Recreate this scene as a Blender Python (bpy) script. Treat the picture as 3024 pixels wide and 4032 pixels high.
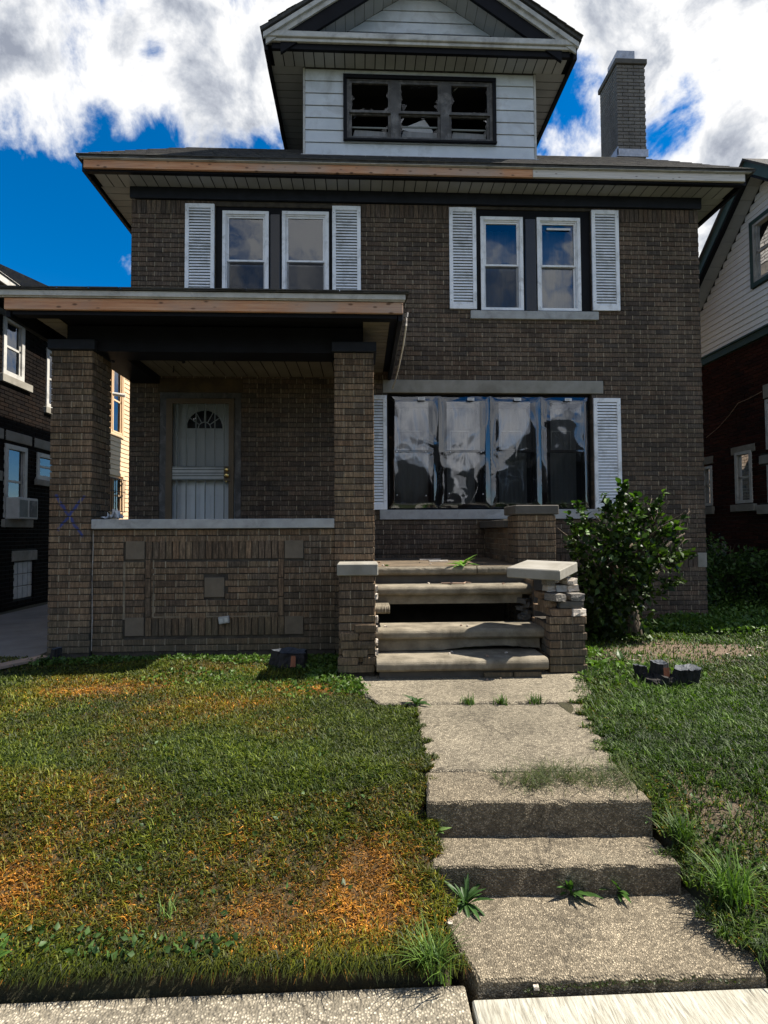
import bpy, math, random
import numpy as np
from math import sin, cos, pi, radians, sqrt
from mathutils import Vector, Matrix
rnd = random.Random(7)
nrng = np.random.default_rng(11)
for o in list(bpy.data.objects): bpy.data.objects.remove(o)
S = bpy.context.scene
COL = S.collection

# ------------------------------------------------------------------ camera
CAMZ = 1.276
yaw, pitch, roll = 0.0413397, 0.0349341, 0.0051069
fw = Vector((sin(yaw)*cos(pitch), cos(yaw)*cos(pitch), sin(pitch)))
rt = Vector((cos(yaw), -sin(yaw), 0)); up = rt.cross(fw)
r2 = rt*cos(roll) - up*sin(roll); u2 = up*cos(roll) + rt*sin(roll)
cd = bpy.data.cameras.new('camera'); cam = bpy.data.objects.new('camera', cd); COL.objects.link(cam)
M = Matrix((r2, u2, -fw)).transposed().to_4x4(); M.translation = (0, 0, CAMZ); cam.matrix_world = M
cd.sensor_fit = 'HORIZONTAL'; cd.sensor_width = 36; cd.lens = 36*2150/3024
cd.clip_start = .05; cd.clip_end = 2000
S.camera = cam
# ------------------------------------------------------------------ world, sun, exposure
SUN_EL, SUN_AZ = radians(54), radians(86)      # azimuth measured from +Y (into the picture) towards +X (right)
W = bpy.data.worlds.new("World"); S.world = W; W.use_nodes = True
nt = W.node_tree; nt.nodes.clear()
def N(t, ty, **k):
    n = t.nodes.new(ty)
    for a, b in k.items(): setattr(n, a, b)
    return n
def setin(t, n, i, v):
    if hasattr(v, 'is_output') or isinstance(v, bpy.types.NodeSocket): t.links.new(v, n.inputs[i])
    elif v is not None: n.inputs[i].default_value = v
def mth(t, op, a, b=None, c=None, clamp=False):
    n = N(t, 'ShaderNodeMath', operation=op, use_clamp=clamp)
    setin(t, n, 0, a); setin(t, n, 1, b); setin(t, n, 2, c); return n.outputs[0]
def vmth(t, op, a, b=None, out=0):
    n = N(t, 'ShaderNodeVectorMath', operation=op); setin(t, n, 0, a); setin(t, n, 1, b); return n.outputs[out]
def noise(t, vec, scale, detail=4, rough=.5, dist=0, out=0):
    n = N(t, 'ShaderNodeTexNoise'); setin(t, n, 'Vector', vec); n.inputs['Scale'].default_value = scale
    n.inputs['Detail'].default_value = detail; n.inputs['Roughness'].default_value = rough; n.inputs['Distortion'].default_value = dist
    return n.outputs[out]
def ramp(t, f, stops, interp='LINEAR'):
    n = N(t, 'ShaderNodeValToRGB'); n.color_ramp.interpolation = interp; setin(t, n, 0, f)
    e = n.color_ramp.elements
    while len(e) > 1: e.remove(e[-1])
    e[0].position = stops[0][0]; e[0].color = (*c3(stops[0][1]), 1)
    for p, c in stops[1:]:
        q = e.new(p); q.color = (*c3(c), 1)
    return n.outputs[0]
def c3(c): return (c, c, c) if isinstance(c, (int, float)) else tuple(c[:3])
def mixc(t, f, a, b, mode='MIX'):
    n = N(t, 'ShaderNodeMix', data_type='RGBA', blend_type=mode)
    setin(t, n, 0, f)
    for i, v in ((6, a), (7, b)):
        if isinstance(v, bpy.types.NodeSocket): t.links.new(v, n.inputs[i])
        else: n.inputs[i].default_value = (*c3(v), 1)
    return n.outputs[2]
tc = N(nt, 'ShaderNodeTexCoord').outputs['Generated']
sky = N(nt, 'ShaderNodeTexSky', sky_type='NISHITA', sun_disc=False, sun_elevation=SUN_EL, sun_rotation=SUN_AZ)
sky.air_density = .9; sky.dust_density = .15; sky.ozone_density = 4.5; sky.altitude = 200
hs = N(nt, 'ShaderNodeHueSaturation'); hs.inputs['Saturation'].default_value = 1.4; hs.inputs['Value'].default_value = .60
nt.links.new(sky.outputs[0], hs.inputs['Color'])
bg1 = N(nt, 'ShaderNodeBackground'); nt.links.new(hs.outputs[0], bg1.inputs[0]); bg1.inputs[1].default_value = .12
# clouds: broken cumulus everywhere, banked as in the photograph where it shows them
nz = noise(nt, tc, 4.2, 10, .56, .2)
nz2 = noise(nt, tc, 9.5, 10, .62, .3)
cov = mth(nt, 'ADD', mth(nt, 'MULTIPLY', mth(nt, 'SUBTRACT', nz, .5), 2.8), mth(nt, 'MULTIPLY', mth(nt, 'SUBTRACT', nz2, .5), 1.6))
blobs = [((-.373,.697,.613), .34, 45), ((-.216,.766,.605), .42, 170), ((-.25,.70,.67), .32, 60), ((-.43,.71,.56), .24, 90), ((-.36,.74,.57), .22, 150), ((-.27,.715,.645), -.35, 3000),
         ((.406,.674,.617), .26, 30), ((.29,.689,.665), .34, 60), ((.52,.684,.51), .30, 60), ((.50,.73,.46), .35, 80),
         ((-.47,.79,.40), -.75, 26), ((-.30,.82,.49), -.55, 90), ((-.151,.808,.569), -.5, 300), ((-.30,.775,.555), -.25, 500),
         ((.285,.755,.59), -.45, 250), ((.40,.738,.535), -.62, 400), ((.44,.71,.56), -.3, 900), ((-.369,.834,.414), .80, 2600), ((-.345,.838,.40), .55, 2600), ((-.46,.80,.52), .35, 500), ((.275,.785,.55), .2, 1500),
         ((.0,-.88,.47), .45, 5), ((.0,.2,.98), .1, 4)]
for c, k, s_ in blobs:
    c = tuple(Vector(c).normalized())
    d = vmth(nt, 'DOT_PRODUCT', tc, c, 1)
    e = mth(nt, 'EXPONENT', mth(nt, 'MULTIPLY', mth(nt, 'SUBTRACT', d, 1.0), float(s_)))
    cov = mth(nt, 'ADD', cov, mth(nt, 'MULTIPLY', e, float(k)))
mk = N(nt, 'ShaderNodeMapRange', interpolation_type='SMOOTHSTEP'); nt.links.new(cov, mk.inputs[0])
mk.inputs[1].default_value = .0; mk.inputs[2].default_value = .42
shade = noise(nt, tc, 7.5, 8, .6, .3)
dens = mth(nt, 'ADD', mth(nt, 'MULTIPLY', shade, 1.7), mth(nt, 'MULTIPLY', cov, -.38))
ccol = ramp(nt, dens, [(.36, (.15, .165, .20)), (.50, (.26, .275, .305)), (.68, (.47, .47, .47))])
bg2 = N(nt, 'ShaderNodeBackground'); nt.links.new(ccol, bg2.inputs[0]); bg2.inputs[1].default_value = 1.0
mx = N(nt, 'ShaderNodeMixShader'); nt.links.new(mk.outputs[0], mx.inputs[0]); nt.links.new(bg1.outputs[0], mx.inputs[1]); nt.links.new(bg2.outputs[0], mx.inputs[2])
wo = N(nt, 'ShaderNodeOutputWorld'); nt.links.new(mx.outputs[0], wo.inputs[0])
sl = bpy.data.lights.new('sun', 'SUN'); sl.energy = 5.0; sl.angle = radians(.5); sl.color = (1, .93, .82)
so = bpy.data.objects.new('sun', sl); COL.objects.link(so); so.location = (12, 3, 20)
sd = Vector((cos(SUN_EL)*sin(SUN_AZ), cos(SUN_EL)*cos(SUN_AZ), sin(SUN_EL)))
so.rotation_euler = sd.to_track_quat('Z', 'Y').to_euler()
S.view_settings.view_transform = 'Standard'; S.view_settings.look = 'None'
S.view_settings.exposure = 1.18; S.view_settings.gamma = 1; S.view_settings.use_curve_mapping = False
S.cycles.max_bounces = 6; S.cycles.transparent_max_bounces = 12; S.cycles.caustics_reflective = False; S.cycles.caustics_refractive = False

# ------------------------------------------------------------------ materials
def newmat(name):
    m = bpy.data.materials.new(name); m.use_nodes = True; t = m.node_tree; t.nodes.clear()
    b = N(t, 'ShaderNodeBsdfPrincipled'); o = N(t, 'ShaderNodeOutputMaterial'); t.links.new(b.outputs[0], o.inputs[0])
    return m, t, b, o
def pos(t, sc=(1, 1, 1)):
    g = N(t, 'ShaderNodeNewGeometry').outputs['Position']
    return g if sc == (1, 1, 1) else vmth(t, 'MULTIPLY', g, sc)
def bump(t, b, h, s, d=.01):
    n = N(t, 'ShaderNodeBump'); n.inputs['Strength'].default_value = s; n.inputs['Distance'].default_value = d
    t.links.new(h, n.inputs['Height']); t.links.new(n.outputs[0], b.inputs['Normal'])
def orand(t): return N(t, 'ShaderNodeObjectInfo').outputs['Random']
def attr(t, name, out='Fac'):
    a = N(t, 'ShaderNodeAttribute', attribute_name=name); return a.outputs[out]
def mat(name, c1, c2=None, sc=6, st=(1, 1, 1), rough=.8, bs=.15, bsc=40, metal=0, spec=.3, vary=0, dirt=None, dsc=1.5, bd=.01):
    m, t, b, o = newmat(name); c2 = c2 or tuple(x*.7 for x in c3(c1))
    p = pos(t, st)
    col = mixc(t, ramp(t, noise(t, p, sc, 7, .62), [(.32, 0.), (.68, 1.)]), c2, c1)
    if vary: col = mixc(t, 1.0, col, ramp(t, orand(t), [(0, 1-vary), (1, 1+vary*.6)]), 'MULTIPLY')
    if dirt: col = mixc(t, ramp(t, noise(t, pos(t), dsc, 8, .68, .5), [(.5, 0.), (.72, .85)]), col, dirt)
    t.links.new(col, b.inputs['Base Color'])
    b.inputs['Roughness'].default_value = rough; b.inputs['Metallic'].default_value = metal; b.inputs['Specular IOR Level'].default_value = spec
    if bs: bump(t, b, noise(t, p, bsc, 6, .6), bs, bd)
    return m
def brickmat(name, cols, streak=True, mark=False, green=False, rough=.88, spec=.25):
    m, t, b, o = newmat(name)
    tone = mth(t, 'FRACT', mth(t, 'ADD', attr(t, 'tone'), orand(t)))
    n = len(cols); col = ramp(t, tone, [((i+.0)/n, c) for i, c in enumerate(cols)], 'LINEAR')
    st = noise(t, pos(t, (75, 75, 7)), 1, 5, .75) if streak else noise(t, pos(t), 90, 5, .7)
    fine = noise(t, pos(t), 60, 6, .7)
    col = mixc(t, 1., col, ramp(t, st, [(.34, .5), (.5, .95), (.64, 1.75)]), 'MULTIPLY')
    col = mixc(t, 1., col, ramp(t, fine, [(.3, .75), (.7, 1.25)]), 'MULTIPLY')
    big = noise(t, pos(t, (1, 1, .45)), 1.5, 8, .68, .6)
    col = mixc(t, 1., col, ramp(t, big, [(.32, .66), (.68, 1.3)]), 'MULTIPLY')
    wash = noise(t, pos(t, (5, 5, .5)), 1, 6, .7, .4)
    col = mixc(t, ramp(t, wash, [(.58, 0.), (.78, .35)]), col, (.15, .135, .11) if streak else tuple(cols[0]))
    if green:   # damp grime with its own outline on the lowest courses
        z = N(t, 'ShaderNodeSeparateXYZ'); t.links.new(pos(t), z.inputs[0])
        f = mth(t, 'SUBTRACT', mth(t, 'ADD', .22, mth(t, 'MULTIPLY', noise(t, pos(t), 3, 6), .5)), z.outputs[2])
        f = mth(t, 'MULTIPLY', f, 2.2, clamp=True)
        col = mixc(t, mth(t, 'MULTIPLY', f, .55), col, (.075, .075, .05))
    if mark:    # blue X sprayed on the pillar
        sx = N(t, 'ShaderNodeSeparateXYZ'); t.links.new(pos(t), sx.inputs[0])
        X, Z = sx.outputs[0], sx.outputs[2]
        wob = mth(t, 'MULTIPLY', mth(t, 'SUBTRACT', noise(t, pos(t), 14, 3), .5), .05)
        tot = None
        for (x0, z0, x1, z1) in ((-3.15, 1.665, -2.87, 1.235), (-2.855, 1.655, -3.12, 1.30)):
            L = math.hypot(x1-x0, z1-z0); dx, dz = (x1-x0)/L, (z1-z0)/L
            al = mth(t, 'ADD', mth(t, 'MULTIPLY', mth(t, 'SUBTRACT', X, x0), dx), mth(t, 'MULTIPLY', mth(t, 'SUBTRACT', Z, z0), dz))
            pe = mth(t, 'SUBTRACT', mth(t, 'MULTIPLY', mth(t, 'SUBTRACT', X, x0), dz), mth(t, 'MULTIPLY', mth(t, 'SUBTRACT', Z, z0), dx))
            pe = mth(t, 'ABSOLUTE', mth(t, 'ADD', pe, wob))
            a = mth(t, 'MULTIPLY', mth(t, 'SUBTRACT', .021, pe), 70, clamp=True)
            e = mth(t, 'MULTIPLY', mth(t, 'MULTIPLY', mth(t, 'ADD', al, .01), 60, clamp=True), mth(t, 'MULTIPLY', mth(t, 'SUBTRACT', L+.01, al), 60, clamp=True))
            s = mth(t, 'MULTIPLY', a, e); tot = s if tot is None else mth(t, 'MAXIMUM', tot, s)
        tot = mth(t, 'MULTIPLY', tot, ramp(t, st, [(.35, .35), (.6, .95)]))
        col = mixc(t, tot, col, (.015, .045, .22))
    t.links.new(col, b.inputs['Base Color']); b.inputs['Roughness'].default_value = rough; b.inputs['Specular IOR Level'].default_value = spec
    bump(t, b, mth(t, 'ADD', st, fine), .75, .006)
    return m
BR = [(.105, .080, .054), (.068, .050, .038), (.125, .092, .064), (.055, .044, .035), (.092, .062, .042), (.078, .062, .049), (.118, .080, .054), (.105, .076, .053)]
MAT = {}
MAT['brick'] = brickmat('tapestry_brick', BR)
MAT['brick_mark'] = brickmat('tapestry_brick_sprayed', [(c[0]*1.5, c[1]*1.42, c[2]*1.25) for c in BR], mark=True, green=True)
MAT['brick_porch'] = brickmat('tapestry_brick_porch', [(c[0]*1.5, c[1]*1.42, c[2]*1.25) for c in BR], green=True)
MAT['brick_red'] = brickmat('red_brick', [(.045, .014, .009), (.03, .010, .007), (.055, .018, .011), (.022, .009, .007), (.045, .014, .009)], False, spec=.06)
MAT['brick_black'] = brickmat('near_black_brick', [(.009, .007, .006), (.013, .009, .007), (.006, .005, .005), (.010, .008, .007)], False, spec=.04)  # nearly black brick in a few close tones
MAT['brick_chimney'] = brickmat('chimney_brick', [(.17, .155, .135), (.145, .13, .115), (.19, .17, .145), (.17, .155, .135)], False)
MAT['mortar'] = mat('mortar', (.36, .30, .21), (.085, .072, .052), 5, rough=.95, bs=.6, bsc=160)
MAT['mortar_shaded'] = mat('mortar_shaded', (.085, .072, .055), (.035, .03, .025), 9, rough=.95, bs=.6, bsc=160)  # mortar core behind the bricks, bed-joint shadow put into its colour
MAT['mortar_white'] = mat('mortar_chalk', (.62, .56, .48), (.38, .32, .26), 30, rough=.95, bs=.8, bsc=120)
MAT['limestone'] = mat('limestone', (.30, .285, .25), (.22, .205, .17), 5, rough=.85, bs=.25, bsc=120, dirt=(.16, .145, .12), dsc=3, vary=.1)
MAT['stone_grey'] = mat('grey_stone', (.40, .40, .39), (.30, .30, .29), 7, rough=.8, bs=.3, bsc=100, dirt=(.2, .195, .18), dsc=5)
MAT['stone_brown'] = mat('brown_stone', (.175, .14, .10), (.12, .095, .068), 7, rough=.85, bs=.3, bsc=120)
MAT['lintel_brown'] = mat('dark_brown_stone', (.10, .07, .035), (.035, .025, .018), 4, rough=.85, bs=.3)  # very dark brown stone, mottled
MAT['stone_dark'] = mat('dark_stone', (.11, .10, .085), (.075, .068, .058), 7, rough=.85, bs=.35, bsc=90)
MAT['step'] = mat('step_concrete', (.27, .235, .175), (.11, .095, .068), 5, rough=.9, bs=.6, bsc=140, dirt=(.055, .047, .032), dsc=2.6, st=(1, 1, 1))
MAT['floor_stained'] = mat('stained_porch_floor', (.17, .125, .08), (.07, .055, .038), 4, rough=.9, bs=.4, bsc=120, dirt=(.04, .035, .022), dsc=3)
MAT['black'] = mat('black_paint', (.008, .0085, .011), (.005, .005, .006), 5, rough=.6, bs=.1, bsc=60, spec=.12)
MAT['black_gloss'] = mat('gloss_black_paint', (.012, .012, .014), (.008, .008, .009), 5, rough=.25, bs=.12, bsc=25, spec=.5)
MAT['slate_paint'] = mat('slate_paint', (.022, .025, .034), (.014, .016, .021), 7, rough=.65, spec=.15, bs=.2, bsc=60)
MAT['white'] = mat('white_vinyl', (.82, .83, .85), (.74, .75, .77), 4, rough=.45, bs=.05, bsc=80, dirt=(.42, .42, .41), dsc=6)
MAT['offwhite'] = mat('aged_white_metal', (.52, .51, .48), (.38, .37, .34), 6, rough=.5, bs=.1, dirt=(.2, .19, .17), dsc=4)
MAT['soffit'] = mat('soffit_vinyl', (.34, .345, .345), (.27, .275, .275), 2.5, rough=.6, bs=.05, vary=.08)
MAT['soffit_shade'] = mat('shaded_soffit_vinyl', (.20, .175, .13), (.15, .13, .095), 3, rough=.65, bs=.05, vary=.08)  # darker copy of the soffit vinyl, porch shade put into the colour
MAT['siding'] = mat('pale_siding', (.60, .63, .66), (.50, .53, .56), 3, rough=.6, bs=.12, bsc=90, dirt=(.36, .37, .38), dsc=3, vary=.06)
MAT['siding_white'] = mat('white_siding', (.90, .90, .88), (.86, .86, .84), 3, rough=.6, bs=.05, vary=.04)
MAT['siding_cream'] = mat('cream_siding', (.66, .47, .29), (.60, .42, .26), 3, rough=.7, bs=.05, vary=.05)
MAT['green_trim'] = mat('green_trim_paint', (.045, .085, .075), (.03, .06, .055), 5, rough=.5, bs=.1)
MAT['trim_dark'] = mat('weathered_dark_trim', (.10, .095, .09), (.05, .048, .048), 8, rough=.6, bs=.3, dirt=(.22, .21, .2), dsc=7)
MAT['shingle'] = mat('asphalt_shingle', (.085, .082, .078), (.045, .043, .042), 9, rough=.95, bs=.9, bsc=220, vary=.1, dirt=(.12, .11, .085), dsc=6)
MAT['flash'] = mat('galvanized_metal', (.42, .43, .45), (.25, .26, .28), 14, rough=.4, metal=.6, bs=.2, bsc=20)
MAT['curtain'] = mat('curtain_cloth', (.24, .24, .24), (.18, .18, .18), 3, st=(12, 12, .8), rough=.95, bs=.4, bsc=12)
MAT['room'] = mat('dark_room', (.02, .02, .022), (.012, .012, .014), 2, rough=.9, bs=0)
MAT['tan_metal'] = mat('tan_metal', (.13, .09, .052), (.09, .065, .04), 5, rough=.5, bs=.1)
MAT['grey_bar'] = mat('dull_bar_metal', (.20, .215, .20), (.14, .15, .14), 8, rough=.5, bs=.1)
MAT['door_white'] = mat('door_paint', (.66, .70, .71), (.60, .64, .65), 3, rough=.5, bs=.03)
MAT['brass'] = mat('brass', (.75, .55, .22), (.6, .42, .15), 9, rough=.25, metal=1, bs=0)
MAT['paper'] = mat('white_paper', (.72, .72, .72), (.6, .6, .62), 40, rough=.7, bs=.2)
MAT['grey_print'] = mat('grey_print', (.25, .25, .26), (.2, .2, .2), 40, rough=.7, bs=0)
MAT['bark'] = mat('bark', (.14, .11, .08), (.05, .04, .03), 30, st=(1, 1, .18), rough=.95, bs=1.0, bsc=60, bd=.02)
MAT['charred'] = mat('charred_bark', (.035, .03, .028), (.012, .011, .011), 30, st=(1, 1, .2), rough=.8, bs=1.0, bsc=55, bd=.02)
MAT['cut_blue'] = mat('weathered_cut_wood', (.075, .085, .10), (.025, .03, .038), 40, rough=.6, bs=.5, bsc=90)
MAT['red_wood'] = mat('split_red_wood', (.30, .11, .05), (.14, .05, .03), 20, st=(1, 1, .1), rough=.8, bs=.5)
MAT['drive'] = mat('driveway_concrete', (.20, .185, .165), (.15, .135, .12), 3, rough=.92, bs=.4, bsc=150, dirt=(.11, .10, .085), dsc=2)
MAT['bone'] = mat('bleached_stick', (.72, .69, .63), (.55, .5, .44), 20, rough=.8, bs=.3)
MAT['stick'] = mat('dry_stick', (.36, .25, .18), (.24, .16, .11), 20, rough=.8, bs=.3)
MAT['steelgrey'] = mat('zinc_box', (.42, .42, .41), (.3, .3, .3), 30, rough=.45, metal=.3, bs=.1)
MAT['ac'] = mat('ac_housing', (.55, .55, .53), (.42, .42, .4), 8, rough=.6, bs=.05)
# wood fascia: raw pine going silver
m, t, b, o = newmat('raw_pine'); MAT['pine'] = m
g = noise(t, pos(t, (2.2, 30, 60)), 1, 7, .65, .4)
col = ramp(t, g, [(.3, (.34, .13, .055)), (.5, (.52, .25, .125)), (.7, (.62, .37, .215))])
col = mixc(t, ramp(t, noise(t, pos(t), .9, 5, .6, .3), [(.42, 0.), (.62, .75)]), col, (.36, .29, .24))
vo = N(t, 'ShaderNodeTexVoronoi'); t.links.new(pos(t, (5.5, 5.5, 13)), vo.inputs['Vector']); vo.inputs['Scale'].default_value = 1.25
col = mixc(t, ramp(t, vo.outputs['Distance'], [(.10, .9), (.22, 0.)]), col, (.10, .045, .02))
t.links.new(col, b.inputs['Base Color']); b.inputs['Roughness'].default_value = .75; bump(t, b, g, .3)
m, t, b, o = newmat('silvered_pine'); MAT['pine_grey'] = m
g = noise(t, pos(t, (2.2, 30, 60)), 1, 7, .65, .4)
col = ramp(t, g, [(.3, (.42, .38, .34)), (.7, (.66, .62, .57))])
vo = N(t, 'ShaderNodeTexVoronoi'); t.links.new(pos(t, (5.5, 5.5, 13)), vo.inputs['Vector']); vo.inputs['Scale'].default_value = 1.25
col = mixc(t, ramp(t, vo.outputs['Distance'], [(.07, .85), (.16, 0.)]), col, (.13, .10, .08))
t.links.new(col, b.inputs['Base Color']); b.inputs['Roughness'].default_value = .75; bump(t, b, g, .3)
# exposed aggregate concrete
def aggregate(name, dark, light, scale, contrast=1., stain=(.16, .14, .10)):
    m, t, b, o = newmat(name)
    p = vmth(t, 'ADD', pos(t), vmth(t, 'SCALE', noise(t, pos(t), 60, 3, .5, 0, 1), None)); t.nodes[-1]
    vo = N(t, 'ShaderNodeTexVoronoi'); t.links.new(pos(t), vo.inputs['Vector']); vo.inputs['Scale'].default_value = scale
    v2 = N(t, 'ShaderNodeTexVoronoi'); t.links.new(pos(t), v2.inputs['Vector']); v2.inputs['Scale'].default_value = scale*.37
    sp = N(t, 'ShaderNodeSeparateColor'); t.links.new(vo.outputs['Color'], sp.inputs[0])
    s2 = N(t, 'ShaderNodeSeparateColor'); t.links.new(v2.outputs['Color'], s2.inputs[0])
    mid = tuple((a+c)/2 for a, c in zip(dark, light))
    peb = ramp(t, sp.outputs[0], [(0, dark), (.35, mid), (.75, light), (.94, tuple(min(.75, x*1.3) for x in light)), (1, tuple(min(.8, x*1.4) for x in light))])
    peb = mixc(t, ramp(t, s2.outputs[0], [(.8, 0.), (.84, .65)]), peb, tuple(x*.8 for x in dark))
    gap = ramp(t, vo.outputs['Distance'], [(.25, 0.), (.55, .8)])
    col = mixc(t, gap, peb, tuple(x*.55 for x in mid))
    col = mixc(t, 1., col, ramp(t, noise(t, pos(t), 1.7, 7, .65, .3), [(.3, .68), (.7, 1.22)]), 'MULTIPLY')
    col = mixc(t, ramp(t, noise(t, pos(t), 5, 8, .7, .5), [(.56, 0.), (.75, .75)]), col, stain)
    col = mixc(t, 1., col, ramp(t, orand(t), [(0, .84), (1, 1.14)]), 'MULTIPLY')
    vk = N(t, 'ShaderNodeTexVoronoi', feature='DISTANCE_TO_EDGE'); t.links.new(vmth(t, 'ADD', pos(t), vmth(t, 'MULTIPLY', noise(t, pos(t), 6, 5, .6, 0, 1), (.35, .35, .35))), vk.inputs['Vector']); vk.inputs['Scale'].default_value = .9
    col = mixc(t, ramp(t, vk.outputs['Distance'], [(.002, .75), (.007, 0.)]), col, (.05, .042, .03))
    t.links.new(col, b.inputs['Base Color']); b.inputs['Roughness'].default_value = .9; b.inputs['Specular IOR Level'].default_value = .25
    h = mth(t, 'ADD', mth(t, 'MULTIPLY', vo.outputs['Distance'], -1), mth(t, 'MULTIPLY', noise(t, pos(t), 25, 5), .8)); bump(t, b, h, .9, .007)
    return m
MAT['agg'] = aggregate('walk_aggregate', (.065, .052, .034), (.34, .285, .20), 135)
MAT['agg_far'] = aggregate('walk_aggregate_fine', (.09, .075, .053), (.38, .33, .24), 125)
MAT['agg_pale'] = aggregate('pavement_aggregate', (.095, .082, .060), (.42, .37, .28), 105)
m, t, b, o = newmat('broom_concrete'); MAT['broom'] = m
g = noise(t, pos(t, (95, 11, 1)), 1, 4, .65, .5)
col = ramp(t, g, [(.35, (.20, .185, .145)), (.5, (.33, .315, .255)), (.65, (.43, .41, .34))])
col = mixc(t, ramp(t, noise(t, pos(t), 3, 8, .7), [(.52, 0.), (.75, .7)]), col, (.24, .21, .15))
t.links.new(col, b.inputs['Base Color']); b.inputs['Roughness'].default_value = .9; bump(t, b, g, .8, .006)
# plants, coloured per blade or leaf
def leafmat(name, rough=.5, trans=.35, gain=1.):
    m, t, b, o = newmat(name)
    c = attr(t, 'tint', 'Color')
    c = mixc(t, 1., c, ramp(t, orand(t), [(0, .75*gain), (1, 1.25*gain)]), 'MULTIPLY')
    t.links.new(c, b.inputs['Base Color']); b.inputs['Roughness'].default_value = rough; b.inputs['Specular IOR Level'].default_value = .35
    tr = N(t, 'ShaderNodeBsdfTranslucent'); t.links.new(mixc(t, 1., c, (1.1, 1.25, .5), 'MULTIPLY'), tr.inputs[0])
    x = N(t, 'ShaderNodeMixShader'); x.inputs[0].default_value = trans
    t.links.new(b.outputs[0], x.inputs[1]); t.links.new(tr.outputs[0], x.inputs[2]); t.links.new(x.outputs[0], o.inputs[0])
    return m
MAT['leaf'] = leafmat('green_leaf', .5, .3)
MAT['grass'] = leafmat('grass_blade', .6, .3)
m, t, b, o = newmat('soil'); MAT['soil'] = m
c = attr(t, 'tint', 'Color')
col = mixc(t, 1., c, ramp(t, noise(t, pos(t), 45, 6, .7), [(.3, .5), (.7, 1.4)]), 'MULTIPLY')
t.links.new(col, b.inputs['Base Color']); b.inputs['Roughness'].default_value = .95; bump(t, b, noise(t, pos(t), 60, 6, .7), .9, .02)
MAT['ground'] = mat('far_ground', (.045, .06, .022), (.03, .04, .015), 2, rough=.95, bs=.6, bsc=30)
MAT['asphalt'] = mat('asphalt', (.055, .055, .055), (.04, .04, .04), 4, rough=.9, bs=.5, bsc=150)
# glass
def glassmat(name, refl=1.8, tint=(.75, .8, .82), rough=.01, wav=0, minr=0.):
    m, t, b, o = newmat(name); t.nodes.remove(b)
    tr = N(t, 'ShaderNodeBsdfTransparent'); tr.inputs[0].default_value = (*tint, 1)
    gl = N(t, 'ShaderNodeBsdfGlossy'); gl.inputs['Roughness'].default_value = rough; gl.inputs['Color'].default_value = (.92, .95, 1, 1)
    fr = N(t, 'ShaderNodeFresnel'); fr.inputs[0].default_value = refl
    if wav:
        n = N(t, 'ShaderNodeBump'); n.inputs['Strength'].default_value = wav; n.inputs['Distance'].default_value = .02
        t.links.new(noise(t, pos(t, (1, 1, 1.)), 2.2, 2, .5), n.inputs['Height']); t.links.new(n.outputs[0], gl.inputs['Normal'])
    f = mth(t, 'ADD', fr.outputs[0], minr, clamp=True)
    x = N(t, 'ShaderNodeMixShader'); t.links.new(f, x.inputs[0]); t.links.new(tr.outputs[0], x.inputs[1]); t.links.new(gl.outputs[0], x.inputs[2])
    t.links.new(x.outputs[0], o.inputs[0]); return m
MAT['glass'] = glassmat('window_glass', 1.6, wav=.12, minr=.07)
MAT['glass_dirty'] = glassmat('dusty_glass', 1.45, (.75, .75, .75), .08)
MAT['glass_clear'] = glassmat('storm_glass', 1.5, (.9, .92, .93), .01, wav=.06, minr=.02)
MAT['film'] = glassmat('plastic_film', 1.45, (.86, .86, .87), .04, minr=.075)
m, t, b, o = newmat('insect_screen'); t.nodes.remove(b); MAT['screen'] = m
tr = N(t, 'ShaderNodeBsdfTransparent'); df = N(t, 'ShaderNodeBsdfDiffuse'); df.inputs[0].default_value = (.07, .07, .075, 1)
x = N(t, 'ShaderNodeMixShader'); x.inputs[0].default_value = .45; t.links.new(tr.outputs[0], x.inputs[1]); t.links.new(df.outputs[0], x.inputs[2]); t.links.new(x.outputs[0], o.inputs[0])

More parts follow.
